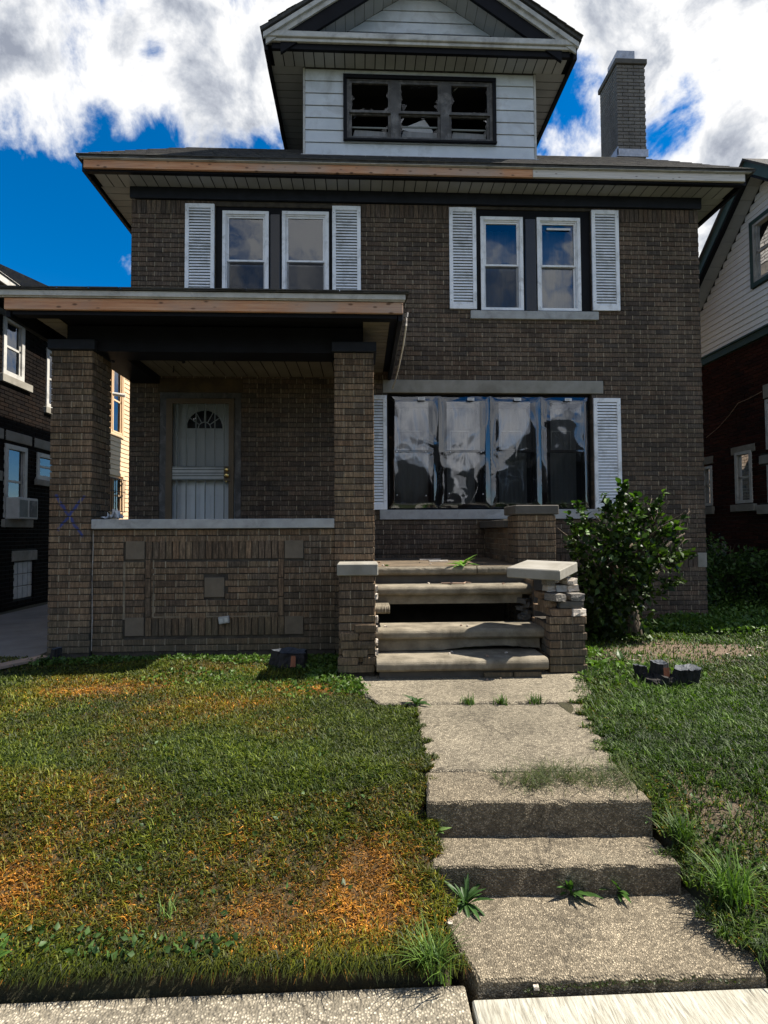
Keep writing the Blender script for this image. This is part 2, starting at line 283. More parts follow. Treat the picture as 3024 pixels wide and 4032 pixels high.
# ------------------------------------------------------------------ object helpers
CHILD_ORG = {}
def tag(o, label=None, cat=None, group=None, kind=None, category=None):
    cat = cat or category
    if label: o['label'] = label
    if cat: o['category'] = cat
    if group: o['group'] = group
    if kind: o['kind'] = kind
    return o
def thing(name, label, cat, loc=(0, 0, 0), group=None):
    o = bpy.data.objects.new(name, None); COL.objects.link(o); o.location = loc; o.empty_display_size = .2
    o.matrix_world = Matrix.Translation(loc); CHILD_ORG[o] = Matrix.Translation(loc)
    return tag(o, label, cat, group)
def adopt(o, parent, mw=Matrix.Identity(4)):
    if parent is not None:
        o.parent = parent; o.matrix_parent_inverse = CHILD_ORG.get(parent, Matrix.Identity(4)).inverted()
    CHILD_ORG[o] = mw
class MB:
    def __init__(s): s.v = []; s.f = []; s.mi = []; s.cur = 0
    def add(s, vs, fs):
        n = len(s.v); s.v += [tuple(v) for v in vs]; s.f += [tuple(n+i for i in f) for f in fs]; s.mi += [s.cur]*len(fs); return s
    def box(s, x0, x1, y0, y1, z0, z1):
        return s.add([(x0,y0,z0),(x1,y0,z0),(x1,y1,z0),(x0,y1,z0),(x0,y0,z1),(x1,y0,z1),(x1,y1,z1),(x0,y1,z1)],
                     [(0,3,2,1),(4,5,6,7),(0,1,5,4),(1,2,6,5),(2,3,7,6),(3,0,4,7)])
    def cbox(s, x0, x1, y0, y1, z0, z1, c=.004):
        """box with all vertical and top edges chamfered"""
        def ring(i, z): return [(x0+i, y0, z), (x1-i, y0, z), (x1, y0+i, z), (x1, y1-i, z), (x1-i, y1, z), (x0+i, y1, z), (x0, y1-i, z), (x0, y0+i, z)]
        def ring2(z): return [(x0+c*1.2, y0+c, z), (x1-c*1.2, y0+c, z), (x1-c, y0+c*1.2, z), (x1-c, y1-c*1.2, z), (x1-c*1.2, y1-c, z), (x0+c*1.2, y1-c, z), (x0+c, y1-c*1.2, z), (x0+c, y0+c*1.2, z)]
        vs = ring2(z0) + ring(c, z0+c) + ring(c, z1-c) + ring2(z1)
        fs = [tuple(range(7, -1, -1)), tuple(range(24, 32))]
        for k in range(3):
            for i in range(8): j = (i+1) % 8; fs.append((k*8+i, k*8+j, k*8+8+j, k*8+8+i))
        return s.add(vs, fs)
    def prism(s, poly, a, b, axis='y'):
        """polygon in the two other axes, extruded from a to b along axis"""
        def pt(p, t): return {'y': (p[0], t, p[1]), 'x': (t, p[0], p[1]), 'z': (p[0], p[1], t)}[axis]
        n = len(poly); vs = [pt(p, a) for p in poly] + [pt(p, b) for p in poly]
        fs = [tuple(range(n)), tuple(range(2*n-1, n-1, -1))] + [(i, n+i, n+(i+1) % n, (i+1) % n) for i in range(n)]
        return s.add(vs, fs)
    def quadbar(s, a, b, w, h, upv=(0, 0, 1)):
        a, b = Vector(a), Vector(b); d = (b-a).normalized(); u = Vector(upv); r = d.cross(u).normalized(); u = r.cross(d).normalized()
        vs = []
        for p in (a, b): vs += [p - r*w/2 - u*h/2, p + r*w/2 - u*h/2, p + r*w/2 + u*h/2, p - r*w/2 + u*h/2]
        return s.add(vs, [(0,1,2,3)[::-1], (4,5,6,7), (0,1,5,4), (1,2,6,5), (2,3,7,6), (3,0,4,7)])
    def tube(s, pts, rad, n=8, caps=True):
        pts = [Vector(p) for p in pts]; k = len(pts)
        rr = rad if hasattr(rad, '__len__') else [rad]*k; vs = []; fs = []
        for i, p in enumerate(pts):
            d = (pts[min(i+1, k-1)] - pts[max(i-1, 0)]).normalized()
            a = d.cross(Vector((0, 0, 1)) if abs(d.z) < .9 else Vector((1, 0, 0))).normalized(); c = d.cross(a)
            for j in range(n): vs.append(p + (a*cos(2*pi*j/n) + c*sin(2*pi*j/n))*rr[i])
        for i in range(k-1):
            for j in range(n): q = (j+1) % n; fs.append((i*n+j, i*n+q, (i+1)*n+q, (i+1)*n+j))
        if caps: fs += [tuple(range(n-1, -1, -1)), tuple(range((k-1)*n, k*n))]
        return s.add(vs, fs)
    def build(s, name, mats, parent=None, smooth=False, fixn=False, **tg):
        me = bpy.data.meshes.new(name); org = Vector((0, 0, 0)); vs = s.v
        if parent is None and vs:
            a = np.array(vs); org = Vector((float((a[:,0].min()+a[:,0].max())/2), float((a[:,1].min()+a[:,1].max())/2), float(a[:,2].min())))
            vs = [(v[0]-org.x, v[1]-org.y, v[2]-org.z) for v in vs]
        me.from_pydata(vs, [], s.f)
        for m_ in (mats if isinstance(mats, (list, tuple)) else [mats]): me.materials.append(MAT[m_])
        if any(s.mi): me.polygons.foreach_set('material_index', s.mi)
        if smooth: me.polygons.foreach_set('use_smooth', [True]*len(s.f))
        if fixn:
            import bmesh
            bm = bmesh.new(); bm.from_mesh(me); bmesh.ops.recalc_face_normals(bm, faces=bm.faces); bm.to_mesh(me); bm.free()
        o = bpy.data.objects.new(name, me); COL.objects.link(o); o.location = org
        adopt(o, parent, Matrix.Translation(org)); tag(o, **tg); return o
def part(name, mesh, parent, mw):
    o = bpy.data.objects.new(name, mesh); COL.objects.link(o); o.matrix_basis = mw; adopt(o, parent, mw)
    return o
def rects_minus(x0, x1, z0, z1, holes):
    xs = sorted({x0, x1, *[min(max(v, x0), x1) for h in holes for v in h[:2]]}); out = []
    for a, b in zip(xs, xs[1:]):
        m_ = (a+b)/2; cuts = sorted((max(h[2], z0), min(h[3], z1)) for h in holes if h[0] < m_ < h[1]); z = z0
        for c, d in cuts:
            if c > z: out.append((a, b, z, c))
            z = max(z, d)
        if z < z1: out.append((a, b, z, z1))
    return out

# ---- bricks: recorded first, the 300 that show largest on a thing become objects, the rest one mesh per part
BRICKS = {}
def brick_rec(key, parent, matn, c, ang, w, h, d, jit=.0015):
    """c = middle of the front face, ang = rotation about z of the outward normal (0 = facing -Y), d = depth inwards"""
    c = (c[0]+0, c[1], c[2])
    BRICKS.setdefault(key, []).append((parent, matn, c, ang + rnd.uniform(-.004, .004), w, h, d, rnd.uniform(-jit, jit), rnd.random()))
def brick_verts(w, h, d, ch=.003):
    a, b = w/2, h/2; i = ch
    return np.array([(-a,d,-b),(a,d,-b),(a,d,b),(-a,d,b),(-a,i,-b),(a,i,-b),(a,i,b),(-a,i,b),(-a+i,0,-b+i),(a-i,0,-b+i),(a-i,0,b-i),(-a+i,0,b-i)])
BF = [(8,9,10,11),(4,5,9,8),(5,6,10,9),(6,7,11,10),(7,4,8,11),(0,1,5,4),(1,2,6,5),(2,3,7,6),(3,0,4,7)]
bmesh_cache = {}
def flush_bricks(limit=300, visible=lambda p, ang: True):
    for key, L in BRICKS.items():
        def score(r):
            p = r[2]; dx, dy, dz = p[0], p[1], p[2]-CAMZ; d2 = dx*dx+dy*dy+dz*dz
            nx, ny = sin(r[3]), -cos(r[3]); f = -(nx*dx+ny*dy)/sqrt(d2)
            inside = abs(dx/dy-.04) < .70 and -.93 < dz/dy < .98
            return r[4]*r[5]*max(f, 0)/d2 if inside and visible(p, r[3]) else 0
        order = sorted(L, key=score, reverse=True); rest = {}
        for i, r in enumerate(order):
            parent, matn, c, ang, w, h, d, push, tone = r
            if i < limit and score(r) > 0:
                k = (round(w, 3), round(h, 3), round(d, 3), matn)
                if k not in bmesh_cache:
                    me = bpy.data.meshes.new('brick'); me.from_pydata([tuple(v) for v in brick_verts(*k[:3])], [], BF)
                    me.materials.append(MAT[matn]); bmesh_cache[k] = me
                part('brick', bmesh_cache[k], parent, Matrix.Translation((c[0]+sin(ang)*push, c[1]-cos(ang)*push, c[2])) @ Matrix.Rotation(ang, 4, 'Z'))
            else: rest.setdefault((parent, matn), []).append(r)
        for (parent, matn), R in rest.items():
            n = len(R); V = np.zeros((n, 12, 3)); tn = np.zeros((n, 12))
            for i, (_, _, c, ang, w, h, d, push, tone) in enumerate(R):
                v = brick_verts(w, h, d); ca, sa = cos(ang), sin(ang)
                v[:, 1] -= push
                V[i, :, 0] = c[0] + v[:, 0]*ca - v[:, 1]*sa; V[i, :, 1] = c[1] + v[:, 0]*sa + v[:, 1]*ca; V[i, :, 2] = c[2] + v[:, 2]
                tn[i] = tone
            F = (np.array(BF)[None] + (np.arange(n)*12)[:, None, None]).reshape(-1, 4)
            me = bpy.data.meshes.new('brickwork'); me.from_pydata(V.reshape(-1, 3).tolist(), [], F.tolist())
            me.materials.append(MAT[matn]); a = me.attributes.new('tone', 'FLOAT', 'POINT'); a.data.foreach_set('value', tn.reshape(-1))
            o = bpy.data.objects.new('brickwork', me); COL.objects.link(o); adopt(o, parent); tag(o, kind='stuff')
        L.clear()
MJ = {}
def head_joint(parent, c, ang, w, h):   # pale mortar in the upright joints, set back 3 mm
    MJ.setdefault(parent, []).append((c, ang, w, h))
def flush_joints(matn='mortar'):
    for parent, L in MJ.items():
        b = MB()
        for c, ang, w, h in L:
            ca, sa = cos(ang), sin(ang); vs = []
            for (u, y, z) in ((-w/2, .003, -h/2), (w/2, .003, -h/2), (w/2, .003, h/2), (-w/2, .003, h/2), (-w/2, .03, -h/2), (w/2, .03, -h/2), (w/2, .03, h/2), (-w/2, .03, h/2)):
                vs.append((c[0]+u*ca-y*sa, c[1]+u*sa+y*ca, c[2]+z))
            b.add(vs, [(0,1,2,3), (4,0,3,7), (1,5,6,2), (3,2,6,7), (4,5,1,0)])
        b.build('mortar_joints', matn, parent, kind='stuff')
    MJ.clear()
CH = .0667
def brick_face(key, parent, matn, p0, ang, width, z0, z1, holes=(), d=.1, L=.203, j=.011, phase=0, soldiers=(), alt_corner=None, jm=True, ch=CH, jit=.0015):
    """running bond on a face; p0 = left end at z=0 seen from outside, ang = outward normal rotation, holes in (u0,u1,z0,z1)"""
    ux, uy = cos(ang), sin(ang)
    nr = int(round((z1-z0)/ch)); hb = ch - .0105
    for r in range(nr):
        zc = z0 + (r+.5)*ch
        if any(a-.01 < zc < b_+.01 for a, b_ in soldiers): continue
        u = -((r+phase) % 2)*(L+j)/2; segs = []
        while u < width:
            l = L + 0
            a, b_ = max(u, 0), min(u+l, width)
            if b_-a > .03: segs.append((a, b_))
            u += l+j
        out = []
        for a, b_ in segs:
            parts = [(a, b_)]
            for h in holes:
                if h[2] < zc < h[3]:
                    np_ = []
                    for (q, s_) in parts:
                        if h[1] <= q or h[0] >= s_: np_.append((q, s_))
                        else:
                            if h[0]-q > .03: np_.append((q, h[0]))
                            if s_-h[1] > .03: np_.append((h[1], s_))
                    parts = np_
            out += parts
        for i, (a, b_) in enumerate(out):
            uc = (a+b_)/2; dd = d
            if alt_corner and (r+phase) % 2 and (b_ > width-.01 or a < .01): dd = alt_corner
            brick_rec(key, parent, matn, (p0[0]+ux*uc, p0[1]+uy*uc, zc), ang, round(b_-a, 3), hb*rnd.choice((1, 1, .985, 1.01)), dd, jit)
            if jm and i+1 < len(out) and out[i+1][0]-b_ < .03:
                um = (b_+out[i+1][0])/2; head_joint(parent, (p0[0]+ux*um, p0[1]+uy*um, zc), ang, out[i+1][0]-b_, ch-.002)
    for a, b_ in soldiers:
        u = 0
        while u < width-.03:
            w = min(.0572, width-u); uc = u+w/2
            if not any(h[0] < uc < h[1] and h[2] < (a+b_)/2 < h[3] for h in holes):
                brick_rec(key, parent, matn, (p0[0]+ux*uc, p0[1]+uy*uc, (a+b_)/2), ang, w, b_-a-.011, d, jit)
            u += .0667

# ================================================================== SETTING
def patch(x, y):
    """0 green .. 1 straw, lawn dryness with its own patches"""
    f = (np.sin(x*2.3+1.7*np.sin(y*1.9+.4))*np.sin(y*2.9+1.3*np.sin(x*2.1)) + .6*np.sin(x*5.1+y*3.3+2*np.sin(y*4.))*np.sin(y*6.2-x*2.2) + .35*np.sin(x*13.+4*np.sin(y*9))*np.sin(y*15.+3*np.sin(x*11)))
    f = .17 + .25*f + .13*np.clip((3.2-y)/.7, 0, 1)
    for cx_, cy_, sx_, sy_, k in ((.02, 2.42, .19, .17, 1.0), (-.42, 2.25, .16, .09, .6), (.05, 2.22, .2, .08, .8), (-1.45, 2.36, .22, .10, .85), (-1.15, 2.26, .28, .07, .4), (-.75, 2.2, .25, .05, .3), (-.6, 3.0, .5, .35, -.3), (-1.6, 3.4, .6, .5, -.1),
                              (.05, 3.3, .3, .6, -.35), (-2.0, 4.6, .5, .18, .65), (-.35, 4.45, .35, .15, .8), (-1.3, 4.75, .5, .2, -.2), (-.9, 4.1, .6, .15, .3), (-2.6, 4.9, .4, .2, .3), (0, 2.75, .3, .1, .5)):
        f = f + k*np.exp(-((x-cx_)/sx_)**2 - ((y-cy_)/sy_)**2)
    r = np.clip((x-.9)*4, 0, 1); f = f*(1-r) + (f*.45-.05)*r       # greener right of the walk
    return np.clip(f, 0, 1)
def bare(x, y):
    f = 1.2*np.exp(-((x-3.5)/1.35)**2 - ((y-5.7)/.55)**2) + .7*np.exp(-((x-1.75)/.25)**2-((y-2.65)/.25)**2) + .5*np.exp(-((x-2.6)/.5)**2-((y-5.2)/.2)**2)
    f = f + .8*np.exp(-((x+.1)/.5)**2-((y-4.72)/.12)**2) + .6*np.exp(-((y-5.55)/.12)**2)*(x < -.3)*(.5+.5*np.sin(x*7+2*np.sin(x*3)))
    return np.clip(f + .12*np.sin(x*9+3*np.sin(y*5))*np.sin(y*11), 0, 1)
def gz(x, y, flat=False):
    """lawn height"""
    t = np.clip((y-2.0)/1.02, 0, 1); s = t*t*(3-2*t)
    z = -.27 + .27*s
    if flat: return z + .012*np.sin(x*3.1+1)*np.sin(y*2.7) - .002
    z = z - .16*np.clip((2.03-y)/.05, 0, 1)
    z = z - .22*np.clip((1.43-x)/.05, 0, 1)*(x > .9)*(y < 4.1) - .22*np.clip((x-.30)/.04, 0, 1)*(x < .9)*(y < 4.1)
    return z + .012*np.sin(x*3.1+1)*np.sin(y*2.7) - .002
def grid_sheet(name, xs, ys, label=None, **tg):
    X, Y = np.meshgrid(xs, ys); Z = gz(X, Y); n, k = X.shape
    d = patch(X, Y); bb = bare(X, Y)
    g = np.stack([.028+.055*d, .030+.018*d, .010+.002*d], -1); br = np.array([.15, .105, .07])
    c = g*(1-bb[..., None]) + br*bb[..., None]
    V = np.stack([X, Y, Z], -1).reshape(-1, 3); idx = np.arange(n*k).reshape(n, k)
    F = np.stack([idx[:-1, :-1], idx[:-1, 1:], idx[1:, 1:], idx[1:, :-1]], -1).reshape(-1, 4)
    me = bpy.data.meshes.new(name); me.from_pydata(V.tolist(), [], F.tolist()); me.materials.append(MAT['soil'])
    a = me.color_attributes.new('tint', 'FLOAT_COLOR', 'POINT'); a.data.foreach_set('color', np.concatenate([c.reshape(-1, 3), np.ones((n*k, 1))], 1).reshape(-1))
    me.polygons.foreach_set('use_smooth', [True]*len(F))
    o = bpy.data.objects.new(name, me); COL.objects.link(o); tag(o, **tg); return o
MB().box(-300, 300, -250, 500, -.9, -.62).build('ground', 'ground', kind='structure')
MB().add([(-60, 13, -.03), (60, 13, -.03), (60, 60, -.03), (-60, 60, -.03)], [(0, 1, 2, 3)]).build('yard_ground', 'ground', kind='structure')
def walk_left(y): return .33 + .02*np.sin(y*5)
grid_sheet('lawn_ground', np.linspace(-3.36, .36, 160), np.concatenate([np.linspace(1.97, 2.1, 10), np.linspace(2.12, 7.6, 120)]), kind='structure')
grid_sheet('side_lawn_ground', np.concatenate([np.linspace(1.33, 1.6, 20), np.linspace(1.65, 12, 110)]), np.concatenate([np.linspace(1.9, 2.1, 10), np.linspace(2.12, 13.0, 140)]), kind='structure')
MB().box(.302, 1.398, 4.78, 7.5, -.5, -.012).build('foundation_ground', 'ground', kind='structure')
# pavement
pv = MB().cbox(-8, .36, .45, 1.985, -.55, -.335, .006).build('sidewalk', 'agg_pale', kind='structure')
MB().cbox(.372, 9, .45, 1.915, -.55, -.328, .006).build('sidewalk', 'broom', kind='structure')
MB().box(-60, 60, -2.0, .44, -.6, -.36).build('verge_ground', 'ground', kind='structure')
MB().box(-60, 60, -9.6, -2.15, -.62, -.50).build('road', 'asphalt', kind='structure')
MB().box(-60, 60, -2.15, -2.0, -.62, -.36).build('kerb', 'drive', kind='structure')
MB().box(-60, 60, -60, -9.6, -.62, -.34).build('far_verge_ground', 'ground', kind='structure')
# front walk: slabs and two steps, one thing
wk = thing('front_walk', 'speckled concrete walk with two low steps leading to the porch stairs', 'garden path', (.85, 3.2, 0))
wk['kind'] = 'structure'
def slab(poly, z0, z1, matn, name='slab', parent=wk, rag=.006, **tg):
    """ragged edged slab from an outline"""
    pts = []
    n = len(poly)
    for i in range(n):
        a, b_ = Vector(poly[i]), Vector(poly[(i+1) % n]); k = max(2, int((b_-a).length/.045)); nn = Vector((-(b_-a).y, (b_-a).x)).normalized()
        for q in range(k):
            pts.append(a.lerp(b_, q/k) + nn*rnd.uniform(-rag, rag)*(0 if q == 0 else 1))
    c = sum(pts, Vector((0, 0)))/len(pts)
    m_ = len(pts); ins = [p + (c-p).normalized()*.012 for p in pts]
    chip = [max(0, rnd.gauss(0, 1)-1.2)*.012 for _ in pts]
    vs = [(p.x, p.y, z0) for p in pts] + [(p.x, p.y, z1-.008-rnd.uniform(0, .004)-q) for p, q in zip(pts, chip)] + [(p.x+(c.x-p.x)*q*2, p.y+(c.y-p.y)*q*2, z1) for p, q in zip(ins, chip)]
    fs = [(i, (i+1) % m_, m_+(i+1) % m_, m_+i) for i in range(m_)] + [(m_+i, m_+(i+1) % m_, 2*m_+(i+1) % m_, 2*m_+i) for i in range(m_)] + [tuple(range(2*m_, 3*m_))]
    return MB().add(vs, fs).build(name, matn, parent, **tg)
slab([(.12, 4.06), (1.60, 4.01), (1.80, 4.25), (1.98, 4.95), (-.12, 4.95), (-.02, 4.40)], -.2, .012, 'agg_far')
slab([(.36, 2.94), (1.365, 2.90), (1.50, 3.5), (1.62, 3.99), (.40, 4.04), (.35, 3.4)], -.25, .004, 'agg_far')
slab([(.305, 2.61), (1.365, 2.57), (1.375, 2.885), (.335, 2.925)], -.4, .0, 'agg', name='step')
slab([(.300, 2.39), (1.365, 2.345), (1.375, 2.63), (.315, 2.67)], -.5, -.165, 'agg', name='step')
slab([(.40, 1.945), (1.42, 1.925), (1.47, 2.15), (1.44, 2.40), (.34, 2.44), (.335, 2.2)], -.55, -.292, 'agg')
# driveway on the left
dv = thing('driveway', 'grey concrete driveway slabs between the two brick houses on the left', 'driveway', (-4.5, 5, 0)); dv['kind'] = 'structure'
for ya, yb in ((2.0, 3.9), (3.92, 5.35), (5.37, 6.87), (6.89, 8.35), (8.37, 9.9), (9.92, 11.6), (11.62, 14)):
    MB().cbox(-5.62, -3.37, ya, yb, -.2, .002+rnd.uniform(-.004, .004), .006).build('slab', 'drive', dv)
grid_sheet('side_strip_ground', np.linspace(-9, -5.62, 20), np.linspace(2.0, 15, 40), kind='structure')

# ================================================================== HOUSE
H = thing('brick_house', 'two storey brown brick house with front porch, white louvred shutters and broken attic windows', 'house', (.85, 7.44, 0))
YW = 7.44; XL, XR = -3.12, 4.81
OPEN = [(-1.99, -.387, 4.33, 5.76), (1.615, 3.25, 4.33, 5.79), (.36, 3.225, 1.565, 3.175), (-2.72, -1.63, .92, 3.17)]
wb = MB()
for a, b_, c, d in rects_minus(XL, XR, -.2, 5.83, OPEN): wb.box(a, b_, YW+.012, YW+.25, c, d)
fwall = wb.build('front_wall', 'mortar_shaded', H)
STONES = [(.30, 3.385, 3.177, 3.362), (.25, 3.345, 1.43, 1.567), (1.525, 3.33, 4.212, 4.332), (4.68, 4.81, .747, .954), (-2.745, -1.605, 3.17, 3.362)]
hol = [(a-XL, b_-XL, c, d) for a, b_, c, d in OPEN + STONES]
z0w = .0267
brick_face('house', fwall, 'brick', (XL, YW, 0), 0, XR-XL, z0w, 5.828, hol, soldiers=((z0w+84*CH, 5.828), (.747, .951)), alt_corner=None)
# side walls
for nm, xx, ang, p in (('side_wall', XL, -pi/2, (XL, 12.6)), ('side_wall', XR, pi/2, (XR, YW+.1))):
    b = MB()
    if ang < 0: b.box(XL+.012, XL+.25, YW+.26, 12.6, -.2, 5.99)
    else: b.box(XR-.25, XR-.012, YW+.26, 12.6, -.2, 5.99)
    sw = b.build(nm, 'mortar', H)
    if ang < 0: brick_face('house', sw, 'brick', (XL, 12.6), ang, 12.6-YW-.1, z0w, 5.96, jm=False)
    else: brick_face('house', sw, 'brick', (XR, YW+.1), ang, 12.6-YW-.1, z0w, 5.96, jm=False)
MB().box(XL+.25, XR-.25, 12.35, 12.6, -.2, 5.99).build('rear_wall', 'mortar', H)
# ceilings / floors inside so rooms read dark
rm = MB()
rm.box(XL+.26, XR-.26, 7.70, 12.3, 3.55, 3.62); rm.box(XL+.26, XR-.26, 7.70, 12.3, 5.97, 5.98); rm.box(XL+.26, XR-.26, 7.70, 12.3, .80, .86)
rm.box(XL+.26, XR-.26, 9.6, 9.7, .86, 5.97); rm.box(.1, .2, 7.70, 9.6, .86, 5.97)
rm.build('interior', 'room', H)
# dressed stone
for i, (a, b_, c, d) in enumerate(STONES):
    nm = ('lintel', 'window_sill', 'window_sill', 'corner_stone', 'lintel')[i]
    out = .035 if 'sill' in nm else .006
    MB().cbox(a, b_, YW-out, YW+.2, c+.002, d-.002, .005).build(nm, ('limestone', 'stone_grey', 'stone_grey', 'limestone', 'lintel_brown')[i], H)
# ---- windows
def dh_window(x0, x1, z0, z1, y, parent, fr='white', fw_=.045, name='window', rail=.5, storm=True, curtain=None, lower_dark=False, glass='glass', axis=None):
    """double hung window facing -Y; returns the frame, sashes and panes are its children"""
    b = MB()
    b.box(x0, x0+fw_, y, y+.09, z0, z1); b.box(x1-fw_, x1, y, y+.09, z0, z1); b.box(x0+fw_, x1-fw_, y, y+.09, z1-fw_, z1); b.box(x0+fw_, x1-fw_, y, y+.09, z0, z0+fw_*.8)
    i = fw_+.001   # stepped inner lip
    for q in (0,):
        b.box(x0+i, x0+i+.014, y+.02, y+.085, z0+fw_*.8, z1-fw_); b.box(x1-i-.014, x1-i, y+.02, y+.085, z0+fw_*.8, z1-fw_); b.box(x0+i+.014, x1-i-.014, y+.02, y+.085, z1-fw_-.016, z1-fw_-.001)
    w = b.build(name, fr, parent)
    xa, xb, za, zb = x0+fw_+.016, x1-fw_-.016, z0+fw_*.8+.001, z1-fw_-.018; zm = za+(zb-za)*rail
    def sash(nm, c, d, yy, sw=.022):
        s = MB(); s.box(xa, xa+sw, yy, yy+.03, c, d); s.box(xb-sw, xb, yy, yy+.03, c, d); s.box(xa+sw, xb-sw, yy, yy+.03, c, c+sw*1.1); s.box(xa+sw, xb-sw, yy, yy+.03, d-sw, d)
        so_ = s.build('sash', fr, w)
        g = MB(); tl = rnd.uniform(-.003, .003); ty = rnd.uniform(-.003, .003)
        g.add([(xa+sw, yy+.014+tl, c+sw), (xb-sw, yy+.014-tl, c+sw), (xb-sw, yy+.014-tl+ty, d-sw), (xa+sw, yy+.014+tl+ty, d-sw)], [(0, 1, 2, 3)])
        g.build('pane', glass, w)
    sash('sash', zm-.012, zb, y+.035); sash('sash', za, zm+.012, y+.067 if storm else y+.05)
    return w
def black_surround(x0, x1, z0, z1, wins, y, parent, mull=.02):
    b = MB()
    for r in rects_minus(x0, x1, z0, z1, [(a-.002, c+.002, d-.002, e+.002) for a, c, d, e in wins]): b.box(r[0], r[1], y, y+.14, r[2], r[3])
    return b.build('window_surround', 'black', parent)
UL = [(-1.897, -1.265, 4.36, 5.70), (-1.082, -.438, 4.36, 5.71)]
UR = [(1.683, 2.285, 4.355, 5.686), (2.484, 3.105, 4.355, 5.688)]
black_surround(-1.985, -.392, 4.335, 5.818, UL, YW+.03, H); black_surround(1.62, 3.245, 4.335, 5.818, UR, YW+.03, H)
def curtain(x0, x1, z0, z1, y, parent, folds=9, amp=.02, matn='curtain'):
    n = folds*6; vs = []; fs = []
    for i in range(n+1):
        x = x0+(x1-x0)*i/n; yy = y+amp*sin(i*2*pi/6+.6*sin(i*.7)); vs += [(x, yy, z0), (x, yy*1.0+.003, z1)]
    for i in range(n): fs.append((2*i, 2*i+2, 2*i+3, 2*i+1))
    return MB().add(vs, fs).build('curtain', matn, parent, smooth=True)
for i, (a, c, d, e) in enumerate(UL+UR):
    w = dh_window(a, c, d, e, YW+.012, H)
    if i != 3: MB().add([(a+.07, YW+.04, d+.05), (c-.07, YW+.04, d+.05), (c-.07, YW+.04, (d+e)/2-.04), (a+.07, YW+.04, (d+e)/2-.04)], [(0, 1, 2, 3)]).build('insect_screen', 'screen', w)
    if i == 3: MB().box(a+.15, c-.13, YW+.043, YW+.045, e-.165, e-.135).build('sticker', 'paper', w)
    if i > 1: curtain(a+.02, c-.02, d, e-.05, YW+.30, w, 5, .012)
# mullion casing with rounded face between each pair
for xa, xb in ((-1.245, -1.10), (2.305, 2.465)):
    MB().cbox(xa, xb, YW-.005, YW+.028, 4.337, 5.66, .012).build('mullion', 'black_gloss', H)
# frieze board under the soffit
MB().box(XL-.012, XR+.03, YW-.035, YW-.002, 5.829, 5.983).build('frieze_board', 'slate_paint', H)
# ---- shutters
slat_mesh = {}
def shutter(x0, x1, z0, z1, y):
    f = .032; b = MB()
    b.cbox(x0, x0+f*1.6, y, y+.03, z0, z1, .003); b.cbox(x1-f*1.6, x1, y, y+.03, z0, z1, .003)
    b.box(x0+f*1.6, x1-f*1.6, y+.001, y+.029, z0, z0+.075); b.box(x0+f*1.6, x1-f*1.6, y+.001, y+.029, z1-.055, z1)
    s = b.build('shutter', 'white', H)
    MB().box(x0+f*1.6, x1-f*1.6, y+.024, y+.029, z0+.075, z1-.055).build('backing', 'grey_bar', s)
    w = round(x1-x0-2*f*1.6-.002, 3); p = .0405; n = int((z1-z0-.13)/p)
    p = (z1-z0-.13)/n
    if w not in slat_mesh:
        q = MB().add([(-w/2, 0, -.019), (w/2, 0, -.019), (w/2, .021, .014), (-w/2, .021, .014), (-w/2, .003, -.021), (w/2, .003, -.021), (w/2, .023, .012), (-w/2, .023, .012)],
                     [(0,1,2,3), (4,7,6,5), (0,4,5,1), (2,6,7,3), (1,5,6,2), (0,3,7,4)])
        me = bpy.data.meshes.new('slat'); me.from_pydata(q.v, [], q.f); me.materials.append(MAT['white']); slat_mesh[w] = me
    for i in range(n):
        part('slat', slat_mesh[w], s, Matrix.Translation(((x0+x1)/2, y+.002, z0+.075+(i+.5)*p)) @ Matrix.Rotation(rnd.uniform(-.05, .05), 4, 'X') @ Matrix.Rotation(rnd.uniform(-.004, .004), 4, 'Y'))
    for sx in (x0+.02, x1-.02):
        for zz in (z0+.12, z1-.10): MB().tube([(sx, y-.004, zz), (sx, y+.002, zz)], .005, 6).build('screw', 'grey_bar', s)
for a in ((-2.39, -1.995, 4.335, 5.765), (-.388, .004, 4.335, 5.77), (1.235, 1.612, 4.35, 5.783), (3.252, 3.640, 4.348, 5.783), (-.045, .352, 1.568, 3.135), (3.232, 3.614, 1.566, 3.111)):
    shutter(*a, YW-.034)
# ---- the big front window
BW = (.375, 3.21, 1.572, 3.165)
bw = MB(); cells = [(.44, .97, 1.62, 3.11), (1.165, 1.69, 1.62, 3.11), (1.90, 2.41, 1.62, 3.11), (2.63, 3.14, 1.62, 3.11)]
for r in rects_minus(*BW, [(a, b_, c, d) for a, b_, c, d in cells]): bw.box(r[0], r[1], YW+.07, YW+.16, r[2], r[3])
big = bw.build('picture_window', 'black', H)
for a, b_, c, d in cells:
    s = MB(); zm = 2.385; sw = .028
    for (q, r_, yy) in ((zm-.012, d, YW+.085), (c, zm+.012, YW+.115)):
        s.box(a, a+sw, yy, yy+.03, q, r_); s.box(b_-sw, b_, yy, yy+.03, q, r_); s.box(a+sw, b_-sw, yy, yy+.03, q, q+sw); s.box(a+sw, b_-sw, yy, yy+.03, r_-sw, r_)
        MB().add([(a+sw, yy+.014, q+sw), (b_-sw, yy+.014, q+sw), (b_-sw, yy+.014, r_-sw), (a+sw, yy+.014, r_-sw)], [(0, 1, 2, 3)]).build('pane', 'glass', big)
    s.build('sash', 'black', big)
